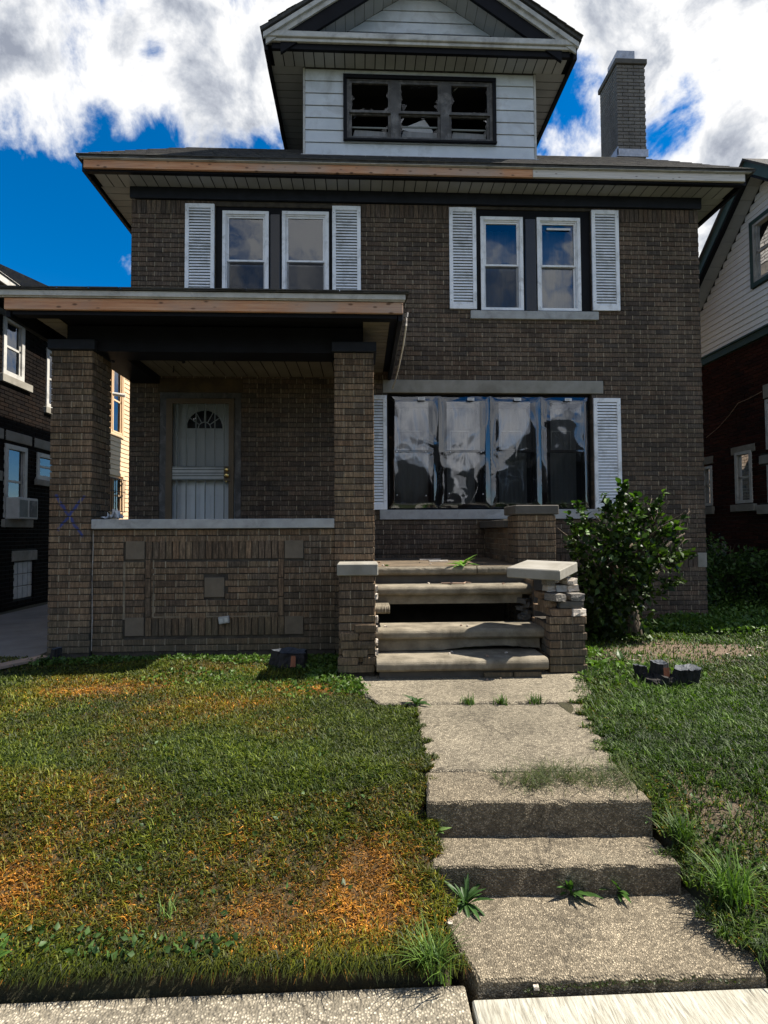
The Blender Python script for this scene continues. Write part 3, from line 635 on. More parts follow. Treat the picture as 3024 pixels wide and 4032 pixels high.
    # thin pale grid line of the far sash behind
for a, b_ in ((.46, .95), (1.20, 1.62), (1.93, 2.37), (2.66, 3.09)):
    curtain(a, b_, 1.63, 3.02, YW+.27, big, 6, .010)
    fr = MB(); x0, x1 = a+.06, b_-.08; fr.box(x0, x1, YW+.235, YW+.245, 2.685, 2.70); fr.box(x0, x0+.012, YW+.235, YW+.245, 2.40, 2.685); fr.box(x1-.012, x1, YW+.235, YW+.245, 2.40, 2.685)
    fr.build('curtain_rod', 'offwhite', big)
# plastic film stapled over it: two wrinkled sheets
def film(x0, x1, z0, z1, y, seed, parent):
    r = np.random.default_rng(seed); nx, nz = 110, 80
    X, Z = np.meshgrid(np.linspace(x0, x1, nx), np.linspace(z0, z1, nz)); Y = np.zeros_like(X)
    pins = [(x0, z0), (x0, z1), (x1, z0), (x1, z1), ((x0+x1)/2, z0), ((x0+x1)/2, z1), ((x0+x1)/2, 2.385), (x0, 2.385), (x1, 2.385)]
    for px_, pz_ in pins:
        a = np.arctan2(Z-pz_, X-px_); d = np.hypot(X-px_, Z-pz_)
        k = r.integers(7, 13); Y += .0014*np.sin(a*k*.5 + r.uniform(0, 6) + .8*np.sin(d*3+r.uniform(0, 6)))*np.exp(-d*3.4)*np.clip(d*5, 0, 1)
    for _ in range(3):
        a = r.uniform(0, pi); cx_, cz_ = r.uniform(x0, x1), r.uniform(z0, z1)
        q = (X-cx_)*cos(a)+(Z-cz_)*sin(a) + .07*np.sin(((Z-cz_)*cos(a)-(X-cx_)*sin(a))*r.uniform(3, 6)); l = (Z-cz_)*cos(a)-(X-cx_)*sin(a)
        Y += r.uniform(.002, .004)*np.exp(-(q/.07)**2)*np.exp(-(l/.35)**2)
    Y += .0045*np.sin((X-x0)/(x1-x0)*pi*2.2+r.uniform(0, 3))*np.sin((Z-z0)/(z1-z0)*pi*1.7+r.uniform(0, 2))
    edge = np.clip(np.minimum.reduce([X-x0, x1-X, Z-z0, z1-Z])*14, 0, 1)
    Y = y - (Y+.012)*edge - .004
    idx = np.arange(nx*nz).reshape(nz, nx); F = np.stack([idx[:-1, :-1], idx[:-1, 1:], idx[1:, 1:], idx[1:, :-1]], -1).reshape(-1, 4)
    b = MB(); b.add(np.stack([X, Y, Z], -1).reshape(-1, 3).tolist(), F.tolist()); return b.build('plastic_film', 'film', parent, smooth=True)
film(.385, 1.07, 1.59, 3.15, YW+.065, 3, big); film(1.075, 1.795, 1.59, 3.15, YW+.066, 8, big)
film(1.80, 2.515, 1.59, 3.15, YW+.065, 5, big); film(2.52, 3.20, 1.59, 3.15, YW+.066, 12, big)
for x in (.836, 1.522, 2.178, 2.892):
    st = MB().box(x-.048, x+.048, YW+.012, YW+.014, 3.078, 3.118).build('sticker', 'paper', big)
    pr = MB()
    for k in range(3): pr.box(x-.038, x+.03-.01*k, YW+.0105, YW+.0118, 3.106-k*.010, 3.109-k*.010)
    pr.build('print', 'grey_print', st)
for x, z in ((.49, 2.37), (.89, 2.365), (1.235, 2.36), (1.66, 2.36), (.49, 1.77), (.89, 1.76), (1.21, 1.79), (1.68, 1.78)):
    MB().tube([(x, YW+.02, z), (x, YW+.03, z)], .008, 8).build('staple_cap', 'paper', big)
# ---- main roof
ZE = 6.13
XE0, XE1, YE0, YE1 = -3.64, 5.33, 6.99, 13.05
b = MB(); i = 1.07; zb = ZE+.82*i; r0 = (XE0+i, YE0+i, zb); r1 = (XE1-i, YE0+i, zb); r2_ = (XE1-i, YE1-i, zb); r3 = (XE0+i, YE1-i, zb)
ri = ((YE1-YE0)/2-i); zr = zb+.5*ri; ra = (XE0+i+ri, (YE0+YE1)/2, zr); rb_ = (XE1-i-ri, (YE0+YE1)/2, zr)
e0, e1, e2, e3 = (XE0, YE0, ZE), (XE1, YE0, ZE), (XE1, YE1, ZE), (XE0, YE1, ZE)
u = [(p[0], p[1], ZE-.03) for p in (e0, e1, e2, e3)]
b.add([e0, e1, e2, e3, r0, r1, r2_, r3, ra, rb_] + u, [(0, 1, 5, 4), (1, 2, 6, 5), (2, 3, 7, 6), (3, 0, 4, 7), (4, 5, 9, 8), (6, 7, 8, 9), (5, 6, 9), (7, 4, 8), (10, 11, 1, 0), (11, 12, 2, 1), (12, 13, 3, 2), (13, 10, 0, 3), (13, 12, 11, 10)])
roof = b.build('roof', 'shingle', H)
# shingle tabs on the visible slopes
def shingles(parent, o_, ux, vx, width0, width1, L, rise, exp=.14, tab=.30, cut=None):
    """tabs laid in courses on a slope: o_ lower left, ux along the eave, vx up the slope (unit, with z)"""
    o_, ux, vx = Vector(o_), Vector(ux), Vector(vx).normalized(); nn = ux.cross(vx).normalized()
    if nn.z < 0: nn = -nn
    b = MB(); nr = int(L/exp)+1
    for r in range(nr):
        s0 = r*exp; f = s0/L; a = width0*0 + f*(rise); w0, w1 = a, width0-(f*rise if cut is None else f*cut)
        u_ = w0 - (r % 2)*tab/2 - rnd.random()*.06
        while u_ < w1:
            x0, x1 = max(u_, w0), min(u_+tab-.008, w1)
            if x1-x0 > .03:
                t_ = .006+rnd.uniform(0, .004); l0 = -.012+rnd.uniform(-.006, .006)
                P_ = lambda uu, ss, hh: o_ + ux*uu + vx*(s0+ss) + nn*hh
                dw_ = exp/L*(rise if cut is None else cut); y0_, y1_ = max(x0, w0+exp/L*rise), min(x1, w1-dw_)
                if y1_ <= y0_: u_ += tab; continue
                b.add([P_(x0, l0, .012), P_(x1, l0, .012), P_(y1_, exp, .004), P_(y0_, exp, .004), P_(x0, l0, .001), P_(x1, l0, .001)], [(0, 1, 2, 3), (4, 5, 1, 0)])
            u_ += tab
    return b.build('shingles', 'shingle', parent, kind='stuff')
sl_ = Vector((0, 1, .82)); LS = 1.07*sl_.length
shingles(roof, (XE0, YE0, ZE), (1, 0, 0), sl_, XE1-XE0, 0, LS, 1.07)
shingles(roof, (XE0, YE1, ZE), (0, -1, 0), (1, 0, .82), YE1-YE0, 0, LS, 1.07)
shingles(roof, (XE1, YE0, ZE), (0, 1, 0), (-1, 0, .82), YE1-YE0, 0, LS, 1.07)
# drip edge, raw wood fascia, soffit frame
MB().box(XE0+.035, XE1-.05, 6.995, 7.012, 6.092, 6.128).box(XE0+.045, XE1-.06, 7.013, 7.03, 6.088, 6.11).build('drip_edge', 'offwhite', H)
MB().cbox(-3.565, 2.30, 7.03, 7.065, 5.982, 6.087, .003).build('fascia_board', 'pine', H, label='raw knotty pine fascia board')
MB().cbox(2.303, 5.215, 7.03, 7.065, 5.984, 6.088, .003).build('fascia_board', 'pine_grey', H, label='silver grey weathered fascia board')
MB().box(-3.60, -3.555, 7.067, 12.95, 5.955, 6.11).build('side_fascia', 'black', H); MB().box(5.205, 5.25, 7.067, 12.95, 5.955, 6.11).build('side_fascia', 'black', H)
MB().box(-3.555, 5.205, 7.067, 7.125, 5.957, 6.0).build('soffit_frame', 'black', H)
MB().box(-3.555, 5.205, 7.125, 12.9, 6.012, 6.04).build('soffit_backing', 'black', H)
def soffit_run(x0, x1, y0, y1, z, w, along, matn, parent, name='soffit_board', gap=.013, th=.006):
    """boards whose length runs along 'y' or 'x'"""
    a, b_ = (x0, x1) if along == 'y' else (y0, y1); n = max(1, round((b_-a)/w)); w = (b_-a)/n; cache = None
    for k in range(n):
        p = a+k*w
        if cache is None:
            c = MB()
            if along == 'y': c.box(0, w-gap, 0, y1-y0, 0, th)
            else: c.box(0, x1-x0, 0, w-gap, 0, th)
            cache = bpy.data.meshes.new(name); cache.from_pydata(c.v, [], c.f); cache.materials.append(MAT[matn])
        part(name, cache, parent, Matrix.Translation((p if along == 'y' else x0, y0 if along == 'y' else p, z+rnd.uniform(-.0012, .0012))))
soffit_run(-3.50, 5.17, 7.127, YW-.002, 5.99, .152, 'y', 'soffit', H)
soffit_run(-3.53, XL-.01, YW+.004, 9.6, 5.99, .152, 'x', 'soffit', H)
soffit_run(XR+.035, 5.19, YW+.004, 9.6, 5.99, .152, 'x', 'soffit', H)
# ---- dormer
DX0, DX1 = -.79, 2.49; DZ0, DZ1 = 6.505, 7.735
dw = MB(); WIN3 = (-.212, 1.896, 6.725, 7.632)
for r in rects_minus(DX0, DX1, DZ0-.02, DZ1+.03, [WIN3]): dw.box(r[0], r[1], YW+.012, YW+.12, r[2], r[3])
dw.box(DX0, DX0+.1, YW+.12, 10.0, 6.6, DZ1+.03); dw.box(DX1-.1, DX1, YW+.12, 10.0, 6.6, DZ1+.03); dw.box(DX0+.1, DX1-.1, 9.0, 9.1, 6.6, DZ1+.03)
dorm = dw.build('dormer_wall', 'trim_dark', H)
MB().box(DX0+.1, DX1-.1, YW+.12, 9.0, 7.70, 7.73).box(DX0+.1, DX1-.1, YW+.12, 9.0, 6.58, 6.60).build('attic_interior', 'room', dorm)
def board(x0, x1, z0, z1, y, parent, matn='siding', name='siding_board', lap=.012):
    return MB().add([(x0, y-lap, z0), (x1, y-lap, z0), (x1, y, z1), (x0, y, z1), (x0, y+.012, z0), (x1, y+.012, z0), (x1, y+.012, z1), (x0, y+.012, z1)],
                    [(0,1,2,3), (4,7,6,5), (0,4,5,1), (3,2,6,7), (0,3,7,4), (1,5,6,2)]).build(name, matn, parent)
n = 7; hb = (DZ1-DZ0)/n
for k in range(n):
    za, zb_ = DZ0+k*hb+.004, DZ0+(k+1)*hb-.004
    if k == 0 : board(DX0+.03, DX1-.03, za, zb_, YW, dorm); continue
    if za < WIN3[3] and zb_ > WIN3[2]:
        board(DX0+.03, WIN3[0]-.003, za, zb_, YW, dorm); board(WIN3[1]+.003, DX1-.03, za, zb_, YW, dorm)
        if k == 1: board(WIN3[0], WIN3[1], za, WIN3[2]-.002, YW, dorm)
        if k == n-1: board(WIN3[0], WIN3[1], WIN3[3]+.002, zb_, YW, dorm)
    else: board(DX0+.03, DX1-.03, za, zb_, YW, dorm)
MB().box(DX0, DX0+.028, YW-.016, YW+.01, DZ0, DZ1).box(DX1-.028, DX1, YW-.016, YW+.01, DZ0, DZ1).build('corner_trim', 'offwhite', dorm)
MB().box(DX0-.03, DX1+.03, YW-.022, YW+.0, DZ0-.045, DZ0-.002).build('flashing', 'flash', dorm)
# attic window with three broken sashes
aw = MB(); cl = [(-.15, .43), (.54, 1.13), (1.25, 1.83)]
for r in rects_minus(*WIN3, [(a, b_, 6.765, 7.575) for a, b_ in cl]): aw.box(r[0], r[1], YW-.02, YW+.06, r[2], r[3])
attic = aw.build('attic_window', 'trim_dark', H)
MB().box(WIN3[0]-.02, WIN3[1]+.02, YW-.045, YW-.021, 7.59, 7.645).box(WIN3[0]-.02, WIN3[0]+.03, YW-.04, YW-.021, 6.72, 7.59).box(WIN3[1]-.03, WIN3[1]+.02, YW-.04, YW-.021, 6.72, 7.59).box(WIN3[0]-.02, WIN3[1]+.02, YW-.06, YW-.021, 6.695, 6.72).build('casing', 'black', attic)
def shards(x0, x1, z0, z1, y, hole, parent, seed):
    r = random.Random(seed); n = r.choice((11, 13, 17)); cx_, cz_ = hole[0]+r.uniform(-.08, .08), hole[1]+r.uniform(-.03, .05); b = MB()
    for k in range(n):
        a0, a1 = 2*pi*k/n, 2*pi*(k+1)/n
        if r.random() < .3: continue
        def edge(a):
            dx, dz = cos(a), sin(a); t_ = 1e9
            if dx > 1e-6: t_ = min(t_, (x1-cx_)/dx)
            if dx < -1e-6: t_ = min(t_, (x0-cx_)/dx)
            if dz > 1e-6: t_ = min(t_, (z1-cz_)/dz)
            if dz < -1e-6: t_ = min(t_, (z0-cz_)/dz)
            return t_
        am = (a0+a1)/2; e0_, e1_, em = edge(a0), edge(a1), edge(am)
        k0 = r.uniform(.55, .95); km = r.uniform(.55, .97)**.6
        if k0 < 1: b.add([(cx_+cos(a0)*e0_, y, cz_+sin(a0)*e0_), (cx_+cos(a1)*e1_, y, cz_+sin(a1)*e1_), (cx_+cos(am)*em*km, y+.002, cz_+sin(am)*em*km)], [(0, 1, 2)])
    return b.build('broken_pane', 'glass_dirty', parent)
for i, (a, b_) in enumerate(cl):
    s = MB(); sw = .035; zm = 7.13
    for (q, r_, yy) in ((zm-.01, 7.575, YW-.012), (6.765, zm+.012, YW+.018)):
        s.box(a, a+sw, yy, yy+.03, q, r_); s.box(b_-sw, b_, yy, yy+.03, q, r_); s.box(a+sw, b_-sw, yy, yy+.03, q, q+sw); s.box(a+sw, b_-sw, yy, yy+.03, r_-sw, r_)
    s.build('sash', 'trim_dark', attic)
    shards(a+sw, b_-sw, zm+.02, 7.54, YW, ((a+b_)/2+.02, 7.33), attic, 5+i)
    shards(a+sw, b_-sw, 6.80, zm-.02, YW+.032, ((a+b_)/2, 6.95), attic, 15+i)
    MB().box(a+sw, b_-sw, YW+.07, YW+.085, 6.955 if i != 1 else 6.98, 6.975 if i != 1 else 7.0).build('screen_rail', 'grey_bar', attic)
    MB().add([(a+sw, YW+.09, 6.80), (b_-sw, YW+.09, 6.80), (b_-sw, YW+.10, 6.93), (a+sw+.04, YW+.10, 6.95)], [(0, 1, 2, 3)]).build('torn_screen', 'curtain', attic)
MB().add([(.60, YW+.35, 6.8), (1.02, YW+.4, 6.8), (1.08, YW+.42, 7.2), (.95, YW+.4, 7.36), (.62, YW+.35, 7.18)], [(0, 1, 2, 3, 4)]).build('torn_curtain', 'paper', attic)
MB().quadbar((.56, YW+.2, 7.02), (1.12, YW+.2, 6.9), .02, .05).build('fallen_rod', 'room', attic)
# dormer roof: soffit, cornice, pediment
CX = (DX0+DX1)/2; EX0, EX1 = -1.275, 2.965; EZ = 7.90; SLP = .68; AP = EZ+SLP*(EX1-EX0)/2
dr = MB()
T = .05
def rk(x, z): return (x, z)
poly = [(EX0, EZ), (CX, AP), (EX1, EZ), (EX1, EZ+T), (CX, AP+T), (EX0, EZ+T)]
dr.prism([(EX0-.03, EZ-.02), (EX0-.03, EZ+T-.02), (CX, AP+T+.01), (CX, AP+.01)], 7.03, 10.6); dr.prism([(CX, AP+.01), (CX, AP+T+.01), (EX1+.03, EZ+T-.02), (EX1+.03, EZ-.02)], 7.03, 10.6)
droof = dr.build('dormer_roof', 'shingle', H, fixn=True)
for sx, xe in ((1, EX0-.03), (-1, EX1+.03)):
    shingles(droof, (xe, 10.6 if sx > 0 else 7.0, EZ+T-.02), (0, -1 if sx > 0 else 1, 0), (sx, 0, SLP), 3.58, 0, 2.14*sqrt(1+SLP**2), 0, cut=0)
def rake_board(x_in, y0, y1, drop0, drop1, matn, name):
    for sx, xe in ((1, EX0), (-1, EX1)):
        xa = xe+sx*x_in
        za = EZ + SLP*x_in
        MB().prism([(xa, za-drop0), (CX, AP-drop0), (CX, AP-drop1), (xa, za-drop1)], y0, y1).build(name, matn, H, fixn=True)
rake_board(.0, 7.045, 7.075, .025, .095, 'offwhite', 'rake_trim')
rake_board(.03, 7.076, 7.10, .0, .175, 'offwhite', 'rake_board')
rake_board(.22, 7.101, 7.14, .12, .40, 'black', 'rake_frieze')
# rake soffit boards, laid across the slope
for sx, xe in ((1, EX0), (-1, EX1)):
    n = 13
    for k in range(n):
        xa = xe+sx*(.42+k*.132); xb_ = xa+sx*.126
        if (xb_-CX)*sx > 0: xb_ = CX
        if (xa-CX)*sx >= 0: break
        f = lambda x: EZ+SLP*abs(x-xe)-.33
        x0, x1 = sorted((xa, xb_))
        MB().add([(x0, 7.141, f(x0)), (x1, 7.141, f(x1)), (x1, YW-.002, f(x1)-.035), (x0, YW-.002, f(x0)-.035), (x0, 7.141, f(x0)+.01), (x1, 7.141, f(x1)+.01), (x1, YW-.002, f(x1)-.025), (x0, YW-.002, f(x0)-.025)],
                 [(0,1,2,3), (4,7,6,5), (0,4,5,1), (1,5,6,2), (2,6,7,3), (3,7,4,0)]).build('rake_soffit_board', 'soffit', H)
# pediment siding
ped = MB().prism([(EX0+.5, EZ-.1), (EX1-.5, EZ-.1), (CX, AP-.25)], YW+.02, YW+.05).build('pediment_wall', 'trim_dark', H, fixn=True)
for k in range(9):
    za = 7.96+k*.165; zb_ = za+.157
    f = lambda z: (z-EZ+.37)/SLP
    x0, x1 = EX0+f(za), EX1-f(za); xt0, xt1 = EX0+f(zb_), EX1-f(zb_)
    if x1-x0 < .1: break
    if xt1 < xt0: xt0 = xt1 = CX
    MB().add([(x0, YW-.008, za), (x1, YW-.008, za), (xt1, YW+.004, zb_), (xt0, YW+.004, zb_), (x0, YW+.015, za), (x1, YW+.015, za), (xt1, YW+.015, zb_), (xt0, YW+.015, zb_)], [(0,1,2,3), (4,7,6,5), (0,4,5,1), (3,2,6,7), (0,3,7,4), (1,5,6,2)]).build('pediment_board', 'siding', ped)
# cornice shelf
MB().cbox(EX0+.05, EX1-.05, 7.06, 7.10, 7.845, 7.925, .006).cbox(EX0+.09, EX1-.09, 7.085, 7.12, 7.80, 7.843, .004).build('cornice', 'offwhite', H)
MB().box(EX0+.10, EX1-.10, 7.121, 7.165, 7.725, 7.842).build('cornice_frieze', 'black', H)
MB().box(EX0+.02, EX1-.02, 7.103, 7.43, 7.845, 7.86).build('cornice_top', 'offwhite', H)
MB().box(EX0+.0, EX0+.05, 7.12, 10.4, 7.70, 7.90).build('dormer_side_fascia', 'black', H); MB().box(EX1-.05, EX1, 7.12, 10.4, 7.70, 7.90).build('dormer_side_fascia', 'black', H)
MB().box(EX0+.05, EX1-.05, 7.166, 10.4, 7.775, 7.80).build('dormer_soffit_backing', 'black', H)
soffit_run(EX0+.10, EX1-.10, 7.167, YW-.018, 7.742, .14, 'y', 'soffit', H)
soffit_run(EX0+.052, DX0-.004, YW-.016, 9.4, 7.742, .14, 'x', 'soffit', H); soffit_run(DX1+.004, EX1-.052, YW-.016, 9.4, 7.742, .14, 'x', 'soffit', H)
# ---- chimney
CY = 9.6; CX0, CX1 = 4.735, 5.27; CYB = 10.3
# it stands on the right hand roof slope
chim = MB().box(CX0+.01, CX1-.01, CY+.01, CYB-.01, 5.9, 9.86).build('chimney', 'mortar_shaded', H)
brick_face('chimney', chim, 'brick_chimney', (CX0, CY), 0, CX1-CX0, 6.40, 9.87, jm=False, alt_corner=.1)
brick_face('chimney', chim, 'brick_chimney', (CX0, CYB), -pi/2, CYB-CY-.1, 6.40, 9.87, jm=False)
brick_face('chimney', chim, 'brick_chimney', (CX1, CY+.1), pi/2, CYB-CY-.1, 6.40, 9.87, jm=False)
MB().cbox(CX0-.03, CX1+.03, CY-.03, CYB+.03, 9.872, 9.965, .006).build('chimney_cap', 'stone_dark', chim)
MB().box(CX0+.03, CX0+.36, CY+.03, CY+.42, 9.967, 10.16).build('flue', 'flash', chim)
MB().box(CX0-.02, CX1+.02, CY-.02, CY-.004, 8.12, 8.26).box(CX0-.02, CX0-.004, CY-.02, CYB, 8.14, 8.30).build('flashing', 'flash', chim)
# ---- porch
YP = 5.75; PX0, PX1 = -3.21, .136
def pillar(x0, x1, y0, y1, z0, z1, matn, key='house', sides='lr', name='porch_pillar'):
    c = MB().box(x0+.012, x1-.012, y0+.012, y1-.012, z0-.15, z1).build(name, 'mortar_shaded', H)
    brick_face(key, c, matn, (x0, y0), 0, x1-x0, z0, z1, alt_corner=.1, phase=0)
    if 'r' in sides: brick_face(key, c, matn, (x1, y0+.101), pi/2, y1-y0-.101, z0, z1, phase=1)
    if 'l' in sides: brick_face(key, c, matn, (x0, y1), -pi/2, y1-y0-.101, z0, z1, phase=1)
    if 'b' in sides: brick_face(key, c, matn, (x1-.101, y1), pi, x1-x0-.202, z0, z1, jm=False)
    return c
pl = pillar(-3.21, -2.785, YP, YP+.42, .04, 3.175, 'brick_mark', sides='lr')
pr_ = pillar(-.283, .136, YP, YP+.42, .04, 3.175, 'brick_porch', sides='lr')
for x0, x1 in ((-3.24, -2.76), (-.308, .165)):
    MB().cbox(x0, x1, YP-.03, YP+.45, 3.177, 3.283, .006).build('pillar_cap', 'slate_paint', H)
pier = pillar(1.66, 2.07, YP, YP+.40, .04, 1.442, 'brick_porch', sides='lr')
MB().cbox(1.628, 2.10, YP-.03, YP+.43, 1.445, 1.545, .008).build('pier_cap', 'stone_dark', H)
MB().cbox(1.62, 1.98, YP+.44, YW-.001, 1.31, 1.40, .006).build('side_parapet_cap', 'stone_dark', H)
b = MB().box(1.70, 1.96, YP+.42, YW-.002, -.1, 1.305); sp_ = b.build('side_parapet', 'mortar', H)
brick_face('house', sp_, 'brick_porch', (1.69, YW-.002), -pi/2, YW-YP-.43, .91, 1.31)
# front parapet with its inlaid panel
YQ = 5.79
pq = MB().box(-2.784, -.284, YQ+.012, YQ+.26, -.1, 1.31).build('parapet_wall', 'mortar_shaded', H)
px = -2.785; blocks = [(-2.452, -2.252, .991, 1.186), (-.811, -.609, .991, 1.186), (-1.643, -1.43, .592, .803), (-2.452, -2.252, .20, .395), (-.811, -.609, .20, .395)]
zp0 = .038
rows = lambda k: zp0+k*CH
ph = [(a-px-.004, b_-px+.004, c-.004, d+.004) for a, b_, c, d in blocks]
band = [(-2.252-px, -.811-px, .991, 1.19), (-2.252-px, -.811-px, .195, .395)]
side = [(-2.252-px, -2.185-px, .395, .991), (-.878-px, -.811-px, .395, .991), (-2.452-px-.02, -2.452-px, .2, 1.19), (-.609-px, -.609-px+.006, .2, 1.19)]
brick_face('house', pq, 'brick_porch', (px, YQ), 0, 2.5, zp0, zp0+19*CH, ph+band+side)
for (zc, cnt) in ((1.0915, 21), (.296, 21)):
    for k in range(cnt):
        uc = -2.245+.034+k*((-.811+2.252-.005)/cnt)
        brick_rec('house', pq, 'brick_porch', (uc, YQ, zc), 0, .058, .190, .1, .003)
for xc in (-2.217, -.845):
    for k in range(3): brick_rec('house', pq, 'brick_porch', (xc, YQ, .494+k*.2), 0, .054, .19, .1, .003)
for a, b_, c, d in blocks:
    MB().cbox(a+.004, b_-.004, YQ-.003, YQ+.08, c+.003, d-.003, .003).build('inlaid_stone', 'stone_brown', pq)
MB().tube([(-2.783, YQ-.002, .06), (-2.777, YQ-.006, .4), (-2.786, YQ-.003, .8), (-2.779, YQ-.004, 1.1), (-2.781, YQ-.002, 1.30)], [.004, .006, .003, .005, .004], 5).build('caulk_line', 'mortar_white', pq)
MB().box(-2.168, -2.158, YQ-.001, YQ+.01, .40, .985).box(-2.16, -.89, YQ-.0012, YQ+.01, .392, .400).build('pale_joint', 'mortar', pq)
MB().cbox(-2.783, -.285, YQ-.045, YQ+.29, 1.312, 1.412, .006).build('parapet_cap', 'stone_grey', H)
# left side parapet
lp = MB().box(-3.13, -2.85, YP+.43, YW-.002, -.1, 1.31).build('side_parapet', 'mortar', H)
brick_face('house', lp, 'brick_porch', (-3.14, YW-.002), -pi/2, YW-YP-.43, .04, 1.31)
MB().cbox(-3.18, -2.80, YP+.43, YW-.003, 1.312, 1.41, .006).build('side_parapet_cap', 'stone_grey', H)
# porch floor
MB().cbox(-.10, 1.69, 5.60, YW-.001, .82, .912, .012).box(-2.79, -.101, YQ+.262, YW-.002, .82, .911).build('porch_floor', 'floor_stained', H)
MB().box(.14, 1.68, 6.40, 6.45, -.1, .815).build('porch_base', 'stone_dark', H)
# beam, ceiling, soffits, roof edge
MB().box(-3.07, .02, YP+.03, YP+.33, 3.285, 3.445).box(-2.757, -.312, YP+.03, YP+.33, 3.175, 3.284).build('porch_beam', 'black', H)
MB().box(-3.07, -2.72, YP+.331, YW-.003, 3.285, 3.445).build('side_beam', 'black', H); MB().box(-.20, .02, YP+.331, YW-.003, 3.285, 3.445).build('side_beam', 'black', H)
soffit_run(-2.715, -.205, YP+.335, YW-.004, 3.386, .152, 'y', 'soffit_shade', H, name='ceiling_board')
MB().box(-3.30, .385, 5.30, YW-.004, 3.47, 3.49).build('ceiling_backing', 'black', H)
soffit_run(.025, .30, 5.42, YW-.004, 3.452, .1, 'x', 'soffit_shade', H); soffit_run(-3.29, -3.075, 5.42, YW-.004, 3.452, .1, 'x', 'soffit_shade', H)
soffit_run(-3.29, .30, 5.42, YP+.025, 3.4515, .2, 'y', 'soffit_shade', H, name='soffit_board') if False else None
MB().box(-3.34, .36, 5.315, 5.415, 3.375, 3.47).build('fascia_backing', 'black', H)
MB().box(-3.35, .37, 5.28, 5.283, 3.36, 3.41).build('fascia_shadow_board', 'black', H) if False else None
MB().cbox(-3.40, .415, 5.28, 5.312, 3.413, 3.522, .003).build('porch_fascia_board', 'pine', H, label='new pine fascia board on porch roof')
MB().box(-3.46, .438, 5.245, 5.262, 3.535, 3.585).box(-3.45, .43, 5.263, 5.278, 3.524, 3.55).build('porch_drip_edge', 'offwhite', H)
MB().box(.37, .41, 5.315, YW-.004, 3.35, 3.53).build('side_fascia', 'black', H); MB().box(-3.40, -3.36, 5.315, YW-.004, 3.35, 3.53).build('side_fascia', 'black', H)
MB().box(.412, .425, 5.33, YW-.004, 3.37, 3.50).build('side_rake_board', 'trim_dark', H)
b = MB().add([(-3.48, 5.225, 3.588), (.475, 5.225, 3.588), (.475, YW-.002, 4.08), (-3.48, YW-.002, 4.08), (-3.48, 5.225, 3.60), (.475, 5.225, 3.60), (.475, YW-.002, 4.10), (-3.48, YW-.002, 4.10), ],
             [(0,3,2,1), (4,5,6,7), (0,1,5,4), (1,2,6,5), (2,3,7,6), (3,0,4,7)])
proof = b.build('porch_roof', 'shingle', H)
MB().prism([(5.30, 3.525), (5.30, 3.59), (YW-.01, 4.07), (YW-.01, 3.525)], .35, .40, 'x').prism([(5.30, 3.525), (5.30, 3.59), (YW-.01, 4.07), (YW-.01, 3.525)], -3.39, -3.34, 'x').build('porch_roof_cheek', 'black', H, fixn=True)
shingles(proof, (-3.48, 5.225, 3.60), (1, 0, 0), (0, 1, .2257), 3.955, 0, 2.26, 0, cut=0)
MB().tube([(.46, 5.40, 3.42), (.455, 5.37, 3.33), (.45, 5.7, 3.24), (.445, 6.3, 3.20), (.44, 6.9, 3.2), (.42, 7.2, 3.17)], .008, 6).build('cable', 'bone', H)
MB().tube([(.47, 5.41, 3.47), (.462, 5.40, 3.42)], .014, 6).build('hook', 'trim_dark', H)
for x, y in ((-2.377, 6.97), (-1.775, 6.62)): MB().tube([(x, y, 3.385), (x+.004, y, 3.34), (x-.003, y-.01, 3.30)], .006, 6).build('wire_stub', 'black', H)
MB().tube([(-2.18, 6.65, 3.384), (-2.18, 6.65, 3.372)], .075, 14).tube([(-2.23, 6.63, 3.371), (-2.20, 6.6, 3.345), (-2.12, 6.62, 3.34)], .012, 6).tube([(-2.16, 6.66, 3.371), (-2.15, 6.66, 3.33)], .02, 8).build('lamp_socket', 'black', H)
# ---- front door
MB().box(-2.72, -2.63, YW+.01, YW+.2, .92, 3.168).box(-1.715, -1.632, YW+.01, YW+.2, .92, 3.168).box(-2.63, -1.715, YW+.01, YW+.2, 3.09, 3.168).build('door_frame', 'trim_dark', H)
sd_ = MB(); sd_.box(-2.625, -2.545, YW-.02, YW+.02, .93, 3.08).box(-1.79, -1.722, YW-.02, YW+.02, .93, 3.08).box(-2.545, -1.79, YW-.02, YW+.02, 3.015, 3.08).box(-2.545, -1.79, YW-.02, YW+.02, .93, 1.02)
sdo = sd_.build('security_door', 'tan_metal', H)
for k in range(6):
    x = -2.545 + (k+.5)*.755/6*1.0
    MB().quadbar((x, YW, 1.02), (x, YW, 1.985), .013, .013, (0, 1, 0)).build('bar', 'grey_bar', sdo); MB().quadbar((x, YW, 2.155), (x, YW, 3.015), .013, .013, (0, 1, 0)).build('bar', 'grey_bar', sdo)
for z in (1.985, 2.035, 2.07, 2.12, 2.155): MB().box(-2.545, -1.79, YW-.008, YW+.008, z-.008, z+.008).build('rail', 'grey_bar', sdo)
MB().box(-2.543, -1.85, YW-.004, YW+.004, 1.995, 2.145).build('lock_panel', 'ac', sdo)
MB().box(-1.85, -1.76, YW-.03, YW-.021, 1.96, 2.16).build('lock_plate', 'tan_metal', sdo)
for z, r_ in ((2.111, .028), (2.035, .033), (1.95, .014)):
    MB().tube([(-1.805, YW-.021, z), (-1.805, YW-.040, z), (-1.805, YW-.055, z), (-1.805, YW-.078, z), (-1.805, YW-.084, z)], [r_, r_*.6, r_, r_*.95, r_*.4], 16).build('door_knob', 'brass', sdo, smooth=True)
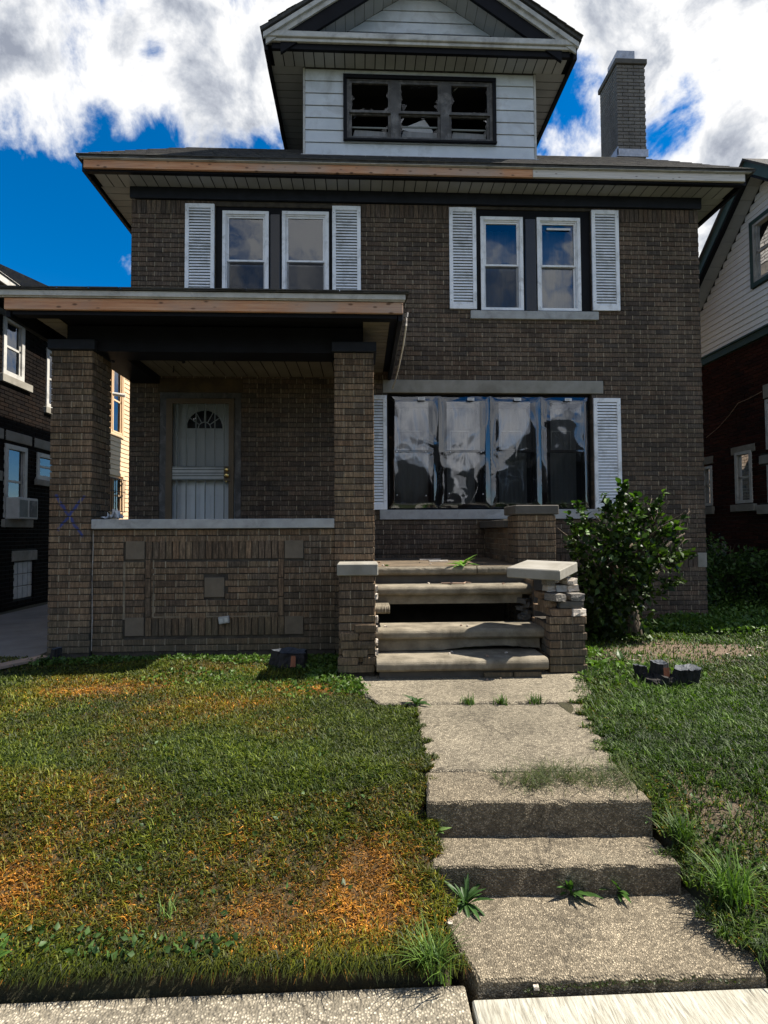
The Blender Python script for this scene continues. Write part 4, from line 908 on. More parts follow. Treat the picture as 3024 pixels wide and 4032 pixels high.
MB().add([(-2.545, YW+.012, 2.16), (-1.79, YW+.012, 2.16), (-1.79, YW+.012, 3.015), (-2.545, YW+.012, 3.015)], [(0, 1, 2, 3)]).build('storm_glass', 'glass_clear', sdo)
idr = MB(); idr.box(-2.63, -1.715, YW+.12, YW+.165, .93, 3.088); dsl = idr.build('door', 'door_white', H)
R_, cxn, czn = .245, -2.148, 2.70
fan = MB(); n = 16; vs = [(cxn, YW+.115, czn)] + [(cxn+R_*cos(pi*k/n), YW+.115, czn+R_*sin(pi*k/n)) for k in range(n+1)]
fan.add(vs, [(0, k+1, k+2) for k in range(n)]).build('fan_light', 'room', dsl)
ar = MB(); ar.tube([(cxn+(R_+.01)*cos(pi*k/n), YW+.108, czn+(R_+.01)*sin(pi*k/n)) for k in range(n+1)], .012, 6); ar.tube([(cxn+.085*cos(pi*k/8), YW+.108, czn+.085*sin(pi*k/8)) for k in range(9)], .007, 6)
for a in (35, 62, 90, 118, 145): ar.quadbar((cxn+.085*cos(radians(a)), YW+.108, czn+.085*sin(radians(a))), (cxn+R_*cos(radians(a)), YW+.108, czn+R_*sin(radians(a))), .010, .008, (0, 1, 0))
ar.build('fan_light_bars', 'door_white', dsl)
for (a, b_, c, d) in ((-2.50, -2.22, 1.10, 1.80), (-2.08, -1.80, 1.10, 1.80), (-2.50, -2.22, 1.95, 2.58), (-2.08, -1.80, 1.95, 2.58)):
    p = MB(); p.box(a, b_, YW+.112, YW+.119, c, c+.02).box(a, b_, YW+.112, YW+.119, d-.02, d).box(a, a+.02, YW+.112, YW+.119, c+.02, d-.02).box(b_-.02, b_, YW+.112, YW+.119, c+.02, d-.02); p.build('door_panel', 'door_white', dsl)

# ================================================================== FRONT STEPS with the two piers
T_ = thing('porch_steps', 'worn concrete stairs with missing tread between a sound and a crumbling brick pier', 'stairs', (.9, 4.9, 0))
def tread(x0, x1, yf, yb, zt, th, name='tread', matn='step', rise=None):
    """bullnosed slab"""
    r = th*.42; prof = [(yb, zt-th), (yb, zt)] + [(yf+r-r*sin(a), zt-r+r*cos(a)) for a in [radians(q) for q in (0, 25, 50, 75, 90)]] + [(yf+r-r*cos(a), zt-th+r*.8-r*.8*sin(a)) for a in [radians(q) for q in (15, 45, 75, 90)]]
    n = 26; b = MB(); vs = []; m_ = len(prof)
    for i in range(n+1):
        x = x0+(x1-x0)*i/n; j = rnd.uniform(-.003, .003); k = rnd.uniform(-.0015, .0015)
        vs += [(x, p[0]+(j if p[0] < yb-.02 else 0), p[1]+(k if p[0] < yb-.02 else 0)) for p in prof]
    fs = [(i*m_+q, (i+1)*m_+q, (i+1)*m_+(q+1) % m_, i*m_+(q+1) % m_) for i in range(n) for q in range(m_)] + [tuple(range(m_)), tuple(range((n+1)*m_-1, n*m_-1, -1))]
    return b.add(vs, fs).build(name, matn, T_, fixn=True)
tread(.10, 1.18, 5.575, 5.598, .911, .085, name='nosing'); tread(1.19, 1.75, 5.575, 5.598, .911, .085, name='nosing')
MB().box(.12, 1.7, 5.64, 5.70, .742, .825).build('riser', 'stone_dark', T_)
tread(.09, 1.72, 5.35, 5.72, .738, .095); MB().box(.12, 1.60, 5.41, 5.45, .555, .642).build('riser', 'step', T_)
tread(.12, .262, 5.10, 5.42, .577, .072, name='broken_tread')
tread(.13, 1.70, 4.955, 5.35, .384, .092)
rs = MB(); n = 30; vs = []
for i in range(n+1):      # riser broken along its foot
    x = .14+1.50*i/n; zl = .185+ (.03*max(0, sin((x-.75)*3.5))+rnd.uniform(0, .008) if x > .75 else 0)
    vs += [(x, 5.02, zl), (x, 5.02, .291), (x, 5.06, zl), (x, 5.06, .291)]
fs = []
for i in range(n): a = i*4; fs += [(a, a+4, a+5, a+1), (a+2, a+3, a+7, a+6), (a, a+2, a+6, a+4)]
rs.add(vs, fs).build('riser', 'step', T_, label='riser broken away along its foot')
tread(.125, 1.60, 4.66, 5.10, .176, .10); MB().box(.15, 1.55, 4.73, 4.79, -.05, .075).build('riser', 'stone_dark', T_)
for (a, b_) in ((1.05, 1.30), (1.31, 1.55)): MB().cbox(a, b_, 4.70, 4.729, .012, .055, .004).build('brick', 'brick_porch', T_)
# left pier
lpz = .035
lc = MB().box(-.188, .112, 4.815, 5.71, -.1, .875).build('pier', 'mortar_shaded', T_)
hol_l = []
brick_face('steps', lc, 'brick_porch', (-.20, 4.80), 0, .32, .06, .875, ch=.0695, L=.203, alt_corner=.1, jit=.005)
brick_face('steps', lc, 'brick_porch', (.122, 4.902), pi/2, .80, .06, .875, ch=.0695, jit=.006)
brick_face('steps', lc, 'brick_porch', (-.20, 5.72), -pi/2, .81, .06, .875, ch=.0695, jit=.004)
MB().cbox(-.215, .145, 4.775, 5.16, .888, .992, .008).build('pier_cap', 'limestone', T_)
MB().cbox(-.20, .12, 5.165, 5.72, .885, .955, .008).build('wing_cap', 'limestone', T_)
def rubble(cx_, cy_, cz_, w, d, h, seed, name, matn, parent, rot=0, rough=.25, **tg):
    r = random.Random(seed); b = MB(); n = 2; vs = []; import itertools
    base = []
    for i in range(3):
        for j in range(3):
            for k in range(3):
                if (i, j, k) != (1, 1, 1): base.append((i-1, j-1, k-1))
    idx = {p: q for q, p in enumerate(base)}
    for p in base:
        l = sum(abs(v) for v in p); s = 1 if l == 1 else (.99 if l == 2 else .96)
        x, y, z = [v*s*(1+r.uniform(-rough, rough)*.5)+r.uniform(-rough, rough)*.12 for v in p]
        x, y, z = x*w/2, y*d/2, z*h/2; x, y = x*cos(rot)-y*sin(rot), x*sin(rot)+y*cos(rot)
        vs.append((cx_+x, cy_+y, cz_+z))
    fs = []
    for ax in range(3):
        o1, o2 = [q for q in range(3) if q != ax]
        for sg in (-1, 1):
            for a in (-1, 0):
                for c in (-1, 0):
                    quad = []
                    for (da, dc) in ((0, 0), (1, 0), (1, 1), (0, 1)):
                        p = [0, 0, 0]; p[ax] = sg; p[o1] = a+da; p[o2] = c+dc; quad.append(idx[tuple(p)])
                    fs.append(tuple(quad))
    return b.add(vs, fs).build(name, matn, parent, fixn=True, **tg)
# a broken lower corner patched with rougher bricks
for k, (x, z, w) in enumerate(((.03, .43, .19), (-.11, .36, .16), (.05, .36, .14), (.02, .29, .20), (-.13, .29, .11), (-.06, .215, .22), (.07, .15, .12), (-.12, .15, .18), (.0, .085, .22), (-.15, .085, .12))):
    rubble(x, 4.80, z, w, .05, .060, 40+k, 'brick', 'brick_porch', lc, rnd.uniform(-.05, .05), .16)
for k, (y, z) in enumerate(((4.86, .77), (4.84, .70), (4.85, .5), (4.83, .42), (4.84, .30), (4.82, .22), (4.83, .12))):
    rubble(.128, y, z, .025, .07, .05, 60+k, 'mortar_lump', 'mortar_white', lc, 0, .5)
# right pier: courses up to z=.58, then ruin
RX0, RX1 = 1.66, 1.995
rp = MB().box(RX0+.012, RX1-.012, 4.812, 5.28, -.1, .44).build('pier', 'mortar_shaded', T_)
rz0, rch = .018, .0702
brick_face('steps', rp, 'brick_porch', (RX0, 4.80), 0, RX1-RX0, rz0, rz0+7*rch, ch=rch, alt_corner=.1, jit=.005)
brick_face('steps', rp, 'brick_porch', (RX0, 5.29), -pi/2, .39, rz0, rz0+6*rch, ch=rch, jit=.006)
brick_face('steps', rp, 'brick_porch', (RX1, 4.902), pi/2, .39, rz0, rz0+7*rch, ch=rch, jit=.006)
zt = rz0+7*rch
ruin = [ # x, y, z-level, w, d, h, rot, mat
 (1.775, 4.87, 0, .20, .12, .062, .03, 'brick_porch'), (1.92, 4.86, 0, .13, .13, .066, .2, 'mortar_white'), (1.73, 5.02, 0, .12, .2, .06, 0, 'brick_porch'), (1.90, 5.06, 0, .12, .2, .06, .02, 'brick_porch'),
 (1.87, 4.86, 1, .22, .10, .060, .05, 'stone_dark'), (1.70, 4.98, 1, .10, .22, .06, 0, 'brick_porch'), (1.70, 5.16, 0, .10, .12, .06, .1, 'brick_porch'), (1.92, 5.04, 1, .10, .20, .06, 0, 'brick_porch'),
 (1.735, 4.86, 2, .11, .16, .062, .35, 'brick_chimney'), (1.92, 4.88, 2, .13, .15, .060, .05, 'brick_chimney'), (1.84, 5.03, 2, .2, .1, .06, .1, 'stone_dark'), (1.68, 5.05, 2, .09, .18, .06, 0, 'brick_porch'),
 (1.73, 4.98, 3, .10, .1, .055, .2, 'mortar_white'), (1.83, 4.98, 3, .13, .10, .058, .12, 'stone_grey'), (1.93, 5.0, 3, .11, .14, .06, .1, 'mortar_white'), (1.84, 5.1, 3, .24, .1, .06, .0, 'brick_porch'),
 (1.70, 4.93, 4, .09, .10, .062, .1, 'brick_chimney'), (1.90, 4.99, 4, .10, .14, .060, .25, 'mortar_white'), (1.80, 5.08, 4, .20, .10, .06, .05, 'brick_porch'), (1.78, 4.98, 4, .05, .06, .03, 0, 'mortar_white'),
]
for k, (x, y, lv, w, d, h, ro, mn) in enumerate(ruin):
    rubble(x, y, zt+.035+lv*.0665, w, d, h, 100+k, 'brick' if mn != 'mortar_white' else 'mortar_lump', mn, T_, ro, .14 if mn != 'mortar_white' else .35)
for k in range(5): rubble(1.60+rnd.uniform(0, .06), 5.35+rnd.uniform(0, .2), .42+k*.04, .09, .1, .05, 140+k, 'mortar_lump', 'stone_dark', T_, rnd.random(), .4)
# the rest of the wing behind, darker
wg = MB().box(1.69, 1.97, 5.30, 5.74, -.1, .80).build('wing_wall', 'stone_dark', T_)
brick_face('steps', wg, 'brick_porch', (1.68, 5.74), -pi/2, .43, rz0, rz0+11*rch, ch=rch, jit=.006)
# askew cap
cap = MB().cbox(-.245, .245, -.245, .245, -.046, .046, .008).build('pier_cap', 'limestone', T_, label='square limestone cap resting askew')
cap.matrix_basis = Matrix.Translation((1.665, 4.985, .913)) @ Matrix.Rotation(radians(5), 4, 'X') @ Matrix.Rotation(radians(-3), 4, 'Y') @ Matrix.Rotation(radians(51), 4, 'Z')
flush_bricks(300); flush_joints()

# ================================================================== NEIGHBOURS
def side_windows(parent, xw, sgn, wins, fr, glass='glass', fw_=.05, sill=None):
    """windows in a wall that runs along Y; sgn +1 faces +X"""
    for (y0, y1, z0, z1) in wins:
        o1, o2 = (xw+.02*sgn, xw-.06*sgn); a, b_ = min(o1, o2), max(o1, o2)
        f = MB(); f.box(a, b_, y0, y0+fw_, z0, z1); f.box(a, b_, y1-fw_, y1, z0, z1); f.box(a, b_, y0+fw_, y1-fw_, z1-fw_, z1); f.box(a, b_, y0+fw_, y1-fw_, z0, z0+fw_)
        w = f.build('window', fr, parent)
        zm = (z0+z1)/2; xs_ = xw-.01*sgn
        s = MB(); a2, b2 = min(xs_, xs_-.03*sgn), max(xs_, xs_-.03*sgn)
        s.box(a2, b2, y0+fw_, y1-fw_, zm-.018, zm+.018); s.box(a2, b2, y0+fw_, y0+fw_+.03, z0+fw_, z1-fw_); s.box(a2, b2, y1-fw_-.03, y1-fw_, z0+fw_, z1-fw_)
        s.build('sash', fr, w)
        xg = xw-.03*sgn
        for c, d in ((z0+fw_, zm-.018), (zm+.018, z1-fw_)):
            MB().add([(xg, y0+fw_, c), (xg, y1-fw_, c), (xg, y1-fw_, d), (xg, y0+fw_, d)], [(0, 1, 2, 3)]).build('pane', glass, w)
# ---- left neighbour
LN = thing('brick_house', 'near-black brick house across the driveway with white window trim and air conditioner', 'house', (-8.4, 10, 0))
LX = -5.8
lw = [(9.0, 9.55, 3.86, 4.84), (10.22, 10.85, 3.60, 4.70), (9.10, 9.68, 1.53, 2.74), (9.97, 10.75, 2.24, 2.72), (9.40, 9.96, .15, .79)]
ls = [(8.3, 9.06, 2.80, 2.965), (9.12, 9.82, 2.80, 2.965), (9.90, 10.85, 2.80, 2.965), (8.95, 9.75, 3.73, 3.855), (10.17, 10.9, 3.48, 3.595), (9.05, 9.83, 1.37, 1.50), (9.92, 10.8, 2.13, 2.235), (9.33, 10.03, .80, .97), (8.3, 9.05, 2.12, 2.28)]
b = MB()
for r in rects_minus(6.4, 11.3, -.2, 5.05, lw): b.box(LX-.25, LX-.012, r[0], r[1], r[2], r[3])
lnw = b.build('side_wall', 'black', LN)
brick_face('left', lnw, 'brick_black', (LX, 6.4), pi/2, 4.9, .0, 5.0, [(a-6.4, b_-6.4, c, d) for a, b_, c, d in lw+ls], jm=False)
MB().box(-11, LX-.25, 6.4, 6.6, -.2, 5.05).build('front_wall', 'brick_black', LN); MB().box(-11, LX-.25, 11.1, 11.3, -.2, 5.05).build('rear_wall', 'brick_black', LN); MB().box(-7.6, -7.5, 6.6, 11.1, -.2, 5.05).build('interior', 'room', LN)
for a, b_, c, d in ls: MB().cbox(LX-.1, LX+(.05 if d-c < .14 else .01), a, b_, c, d, .005).build('stone_band' if d > 2.9 and c < 3 else 'window_sill', 'limestone', LN)
side_windows(LN, LX, 1, lw[:4], 'offwhite', fw_=.075)
gb = MB()
for i in range(4):
    for k in range(4): pass
gbp = MB().box(LX-.10, LX-.06, 9.40, 9.96, .15, .79).build('window', 'mortar', LN, label='glass block basement window')
for i in range(4):
    for k in range(3):
        y = 9.41+i*.1375; z = .16+k*.21
        MB().cbox(LX-.059, LX-.03, y, y+.127, z, z+.20, .008).build('glass_block', 'ac', gbp)
MB().box(LX-.01, LX+.03, 6.3, 11.2, 4.80, 4.895).build('frieze_board', 'trim_dark', LN)
MB().box(LX-.01, -5.42, 6.1, 11.5, 5.06, 5.09).build('soffit', 'trim_dark', LN)
MB().box(-5.42, -5.38, 6.1, 11.5, 5.05, 5.19).build('fascia', 'offwhite', LN)
b = MB().add([(-5.36, 6.05, 5.17), (-11.2, 6.05, 5.17), (-11.2, 11.55, 5.17), (-5.36, 11.55, 5.17), (-7.6, 8.3, 6.5), (-9.0, 8.3, 6.5), (-9.0, 9.3, 6.5), (-7.6, 9.3, 6.5)], [(0,1,5,4), (1,2,6,5), (2,3,7,6), (3,0,4,7), (4,5,6,7), (0,3,2,1)])
b.build('roof', 'shingle', LN)
flush_bricks(300)
AC = thing('air_conditioner', 'white window air conditioner in the dark house left of driveway', 'air conditioner', (LX+.1, 9.4, 1.5))
MB().cbox(LX-.2, LX+.22, 9.13, 9.66, 1.505, 1.86, .01).build('housing', 'ac', AC)
for k in range(9): MB().box(LX+.221, LX+.226, 9.16+k*.024, 9.172+k*.024, 1.54, 1.82).build('louvre', 'grey_bar', AC)
MB().box(LX+.221, LX+.224, 9.42, 9.63, 1.54, 1.82).build('grille', 'trim_dark', AC)
# ---- cream house further back
CH_ = thing('sided_house', 'sunlit cream clapboard house glimpsed behind the left porch pillar', 'house', (-8, 15, 0))
CXW = -5.6; cw = [(11.9, 12.42, 3.55, 5.05), (12.45, 12.95, 3.55, 5.05), (12.0, 12.46, 1.72, 2.52), (12.50, 13.0, 1.72, 2.52)]
b = MB()
for r in rects_minus(11.6, 17, -.2, 5.8, cw): b.box(CXW-.2, CXW-.02, r[0], r[1], r[2], r[3])
cwl = b.build('side_wall', 'siding_cream', CH_); MB().box(-10, CXW-.2, 11.6, 11.8, -.2, 5.8).build('front_wall', 'siding_cream', CH_); MB().box(-7.2, -7.1, 11.8, 17, -.2, 5.8).build('interior', 'room', CH_)
MB().prism([(-10.4, 5.8), (-5.2, 5.8), (-7.8, 7.0)], 11.4, 17.3).build('roof', 'shingle', CH_, fixn=True)
hb = .105; k = 0; z = .2
while z < 5.7:
    segs = [(11.62, 17)]
    for a, c, d, e in [(11.85, 13.02, 3.47, 5.12), (11.95, 13.07, 1.62, 2.64)]:
        if d < z+hb/2 < e: segs = [(q, r_) for (q, r_) in ((11.62, a), (c, 17)) if r_-q > .05]
    for q, r_ in segs:
        MB().add([(CXW+.012, q, z), (CXW+.012, r_, z), (CXW, r_, z+hb-.004), (CXW, q, z+hb-.004), (CXW-.018, q, z), (CXW-.018, r_, z)], [(0, 1, 2, 3), (4, 5, 1, 0)]).build('siding_board', 'siding_cream', cwl)
    z += hb
side_windows(CH_, CXW, 1, cw, 'siding_cream', fw_=.035)
for (a, c, d, e) in ((11.85, 13.02, 3.47, 5.12), (11.95, 13.07, 1.62, 2.64)):
    MB().box(CXW-.01, CXW+.025, a, c, d, d+.07).box(CXW-.01, CXW+.025, a, c, e-.07, e).box(CXW-.01, CXW+.025, c-.06, c, d+.07, e-.07).box(CXW-.01, CXW+.025, a, a+.06, d+.07, e-.07).build('window_casing', 'siding_cream', CH_)
wbars = MB().box(CXW+.07, CXW+.085, 12.0, 13.0, 1.74, 1.76).box(CXW+.07, CXW+.085, 12.0, 13.0, 2.48, 2.50).box(CXW+.07, CXW+.085, 12.0, 13.0, 2.2, 2.215).build('window_guard', 'black', CH_)
for k in range(11): MB().box(CXW+.072, CXW+.083, 12.02+k*.095, 12.032+k*.095, 1.76, 2.48).build('bar', 'black', wbars)
MB().tube([(CXW+.1, 12.25, 4.35), (CXW+.35, 12.3, 4.32)], .04, 10).build('flood_lamp', 'ac', CH_)
# ---- right neighbour
RN = thing('sided_house', 'gabled neighbour with white clapboards, green trim and dark red brick below', 'house', (9, 9, 0))
RX = 6.5; PY, PZ, RS = 8.25, 6.98, .87
rw = [(8.80, 9.20, 1.72, 2.60), (9.83, 10.10, 1.72, 2.46), (7.9, 8.45, 2.55, 3.35), (7.8, 8.45, 1.7, 2.3)]
rstone = [(8.72, 9.30, 2.57, 2.70), (8.72, 9.30, 1.58, 1.70), (9.80, 10.25, 2.50, 2.64), (9.80, 10.25, 1.56, 1.70), (8.15, 8.50, 3.38, 3.60), (7.7, 8.63, 2.33, 2.47), (7.7, 8.66, 1.52, 1.67), (9.5, 9.85, .82, 1.02)]
b = MB()
for r in rects_minus(7.2, 11.6, -.6, 4.42, rw): b.box(RX+.012, RX+.25, r[0], r[1], r[2], r[3])
rnw = b.build('side_wall', 'mortar_shaded', RN)
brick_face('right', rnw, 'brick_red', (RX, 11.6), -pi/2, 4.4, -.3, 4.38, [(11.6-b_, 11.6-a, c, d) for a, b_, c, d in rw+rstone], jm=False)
flush_bricks(300)
for a, b_, c, d in rstone: MB().cbox(RX-(.05 if c < 1.6 else .01), RX+.1, a, b_, c, d, .005).build('window_sill' if c < 1.6 else 'lintel', 'limestone', RN)
side_windows(RN, RX, -1, rw, 'offwhite', fw_=.05)
MB().box(RX+.25, 12, 7.2, 7.4, -.6, 6.0).build('front_wall', 'brick_red', RN); MB().box(7.6, 7.7, 7.4, 11.4, -.6, 4.4).build('interior', 'room', RN)
MB().box(RX-.04, RX+.1, 7.18, 11.6, 4.385, 4.50).box(RX-.07, RX+.0, 7.18, 11.6, 4.502, 4.53).build('band_trim', 'green_trim', RN)
upw = (8.02, 8.60, 5.33, 6.30)
gwall = MB().prism([(7.2, 4.53), (PY+2.85, 4.53), (PY+.02, PZ+.02), (PY-.02, PZ+.02), (7.2, PZ-.91)], RX+.03, RX+.3, 'x').build('gable_wall', 'trim_dark', RN, fixn=True)
z = 4.532; hb = .1015
while z < PZ-.1:
    y0, y1 = max(7.2, PY-(PZ+.05-z-hb)/RS), PY+(PZ+.05-z-hb)/RS
    segs = [(y0, y1)]
    if upw[2]-.06 < z+hb/2 < upw[3]+.06: segs = [(y0, upw[0]-.06), (upw[1]+.06, y1)]
    for q, r_ in segs:
        if r_-q > .05: MB().add([(RX-.012, q, z), (RX-.012, r_, z), (RX, r_, z+hb-.004), (RX, q, z+hb-.004), (RX+.02, q, z), (RX+.02, r_, z)], [(0, 3, 2, 1), (4, 0, 1, 5)]).build('siding_board', 'siding_white', gwall)
    z += hb
side_windows(RN, RX-.01, -1, [upw], 'offwhite', fw_=.04)
MB().box(RX-.035, RX-.0, upw[0]-.07, upw[1]+.07, upw[3], upw[3]+.07).box(RX-.035, RX-.0, upw[0]-.07, upw[1]+.07, upw[2]-.07, upw[2]).box(RX-.035, RX-.0, upw[0]-.07, upw[0]-.0, upw[2], upw[3]).box(RX-.035, RX-.0, upw[1], upw[1]+.07, upw[2], upw[3]).build('window_casing', 'green_trim', RN)
for sg in (-1, 1):
    L = 3.4 if sg > 0 else 1.35
    q = lambda d, h: (PY+sg*d, PZ+.06-RS*d+h)
    MB().prism([q(0, -.09), q(L, -.09), q(L, .10), q(0, .10)], 6.12, 6.16, 'x').build('rake_board', 'green_trim', RN, fixn=True)
    MB().prism([q(0, -.14), q(L, -.14), q(L, -.10), q(0, -.10)], 6.13, 6.22, 'x').build('rake_molding', 'black', RN, fixn=True)
    MB().prism([q(0, .10), q(L+.1, .10), q(L+.1, .14), q(0, .14)], 6.08, 12, 'x').build('roof', 'shingle', RN, fixn=True)
    n = 20 if sg > 0 else 8
    for k in range(n):
        d0 = k*.165; d1 = d0+.158; a0, a1 = q(d0, -.06), q(d1, -.06)
        MB().prism([a0, a1, (a1[0], a1[1]+.012), (a0[0], a0[1]+.012)], 6.165, RX-.02, 'x').build('soffit_board', 'soffit', RN, fixn=True)
wire = [(RX-.02, 9.95, 3.0), (RX-.02, 9.6, 3.12), (RX-.02, 9.3, 3.28), (RX-.03, 9.05, 3.44), (RX-.02, 8.8, 3.46), (RX-.02, 8.5, 3.50)]
MB().tube(wire, .006, 5).build('wall_cable', 'stick', RN)

# ================================================================== ACROSS THE STREET (seen in the window reflections)
def far_house(x, y, w, h, matn, label, gable):
    t_ = thing('gabled_house', label, 'house', (x, y, -.35))
    bw_ = MB(); hs_ = [(x-w/2+.6, x-w/2+1.6, 3.4, 4.9), (x+w/2-1.6, x+w/2-.6, 3.4, 4.9), (x-w/2+.6, x-w/2+2.0, .8, 2.3), (x+.3, x+1.3, -.1, 2.1)]
    for r in rects_minus(x-w/2, x+w/2, -.4, h, hs_): bw_.box(r[0], r[1], y-.3, y, r[2], r[3])
    bw_.box(x-w/2, x-w/2+.3, y-8, y-.3, -.4, h).box(x+w/2-.3, x+w/2, y-8, y-.3, -.4, h)
    bw_.build('wall', matn, t_)
    MB().box(x-w/2+.3, x+w/2-.3, y-1.5, y-1.4, -.4, h).build('interior', 'room', t_)
    MB().prism([(x-w/2-.5, h), (x+w/2+.5, h), (x, h+gable)], y-8.5, y+.5).build('roof', 'shingle', t_, fixn=True)
    for a, b_, c, d in hs_:
        f = MB().box(a, a+.07, y-.1, y+.02, c, d).box(b_-.07, b_, y-.1, y+.02, c, d).box(a+.07, b_-.07, y-.1, y+.02, d-.07, d).box(a+.07, b_-.07, y-.1, y+.02, (c+d)/2-.03, (c+d)/2+.03).build('window' if c > 0 else 'door', 'white', t_)
        MB().box(a+.07, b_-.07, y-.09, y-.08, c, d).build('pane', 'room', f)
far_house(-7.5, -13.5, 8.0, 4.9, 'brick_black', 'dark brick gabled house across the street behind the viewer', 2.6)
far_house(2.2, -14.0, 6.4, 3.3, 'brick_red', 'low red brick gabled house across the street behind the viewer', 1.7)
far_house(10.7, -13.0, 7.6, 4.9, 'charred', 'charcoal gabled house across the street behind the viewer', 2.6)

# ================================================================== VEGETATION
def leaf_mesh(name, L, w, tint, fold=.25, curl=.25, matn='leaf'):
    """pointed oval leaf along +Y from the origin"""
    st = [(0, .12), (.25, .8), (.5, 1.), (.75, .72), (1., .04)]; vs = []; fs = []
    for f, k in st:
        z = -curl*L*f*f; ww = w/2*k
        vs += [(-ww, f*L, z+fold*ww), (0, f*L, z), (ww, f*L, z+fold*ww)]
    for i in range(4):
        a = i*3; fs += [(a, a+1, a+4, a+3), (a+1, a+2, a+5, a+4)]
    me = bpy.data.meshes.new(name); me.from_pydata(vs, [], fs); me.materials.append(MAT[matn])
    c = me.color_attributes.new('tint', 'FLOAT_COLOR', 'POINT'); c.data.foreach_set('color', list((*tint, 1))*len(vs)); return me
def leaf_arrays(P, D, L, Wd, tint, up_=None):
    """many simple folded leaves as arrays: P bases, D directions"""
    n = len(P); D = D/np.linalg.norm(D, axis=1, keepdims=True)
    r = nrng.normal(size=(n, 3)); Sx = np.cross(D, r); Sx /= np.linalg.norm(Sx, axis=1, keepdims=True); Nn = np.cross(Sx, D)
    L = L[:, None]; Wd = Wd[:, None]
    v = np.stack([P, P+D*L*.4-Sx*Wd*.5+Nn*Wd*.12, P+D*L*.45-Nn*L*.03, P+D*L*.4+Sx*Wd*.5+Nn*Wd*.12, P+D*L-Nn*L*.12], 1)
    F = (np.array([(0, 2, 1, 1), (0, 3, 2, 2), (1, 2, 4, 4), (2, 3, 4, 4)])[None, :, :3] + (np.arange(n)*5)[:, None, None]).reshape(-1, 3)
    return v.reshape(-1, 3), F, np.repeat(tint, 5, 0)
def np_obj(name, V, F, C_, matn, parent=None, **tg):
    me = bpy.data.meshes.new(name); nv, nf = len(V), len(F); k = F.shape[1]
    me.vertices.add(nv); me.vertices.foreach_set('co', V.astype(np.float32).reshape(-1))
    me.loops.add(nf*k); me.loops.foreach_set('vertex_index', F.astype(np.int32).reshape(-1))
    me.polygons.add(nf); me.polygons.foreach_set('loop_start', np.arange(nf, dtype=np.int32)*k); me.polygons.foreach_set('loop_total', np.full(nf, k, np.int32))
    me.update(calc_edges=True); me.materials.append(MAT[matn])
    c = me.color_attributes.new('tint', 'FLOAT_COLOR', 'POINT'); c.data.foreach_set('color', np.concatenate([C_, np.ones((nv, 1))], 1).astype(np.float32).reshape(-1))
    o = bpy.data.objects.new(name, me); COL.objects.link(o); adopt(o, parent); tag(o, **tg); return o
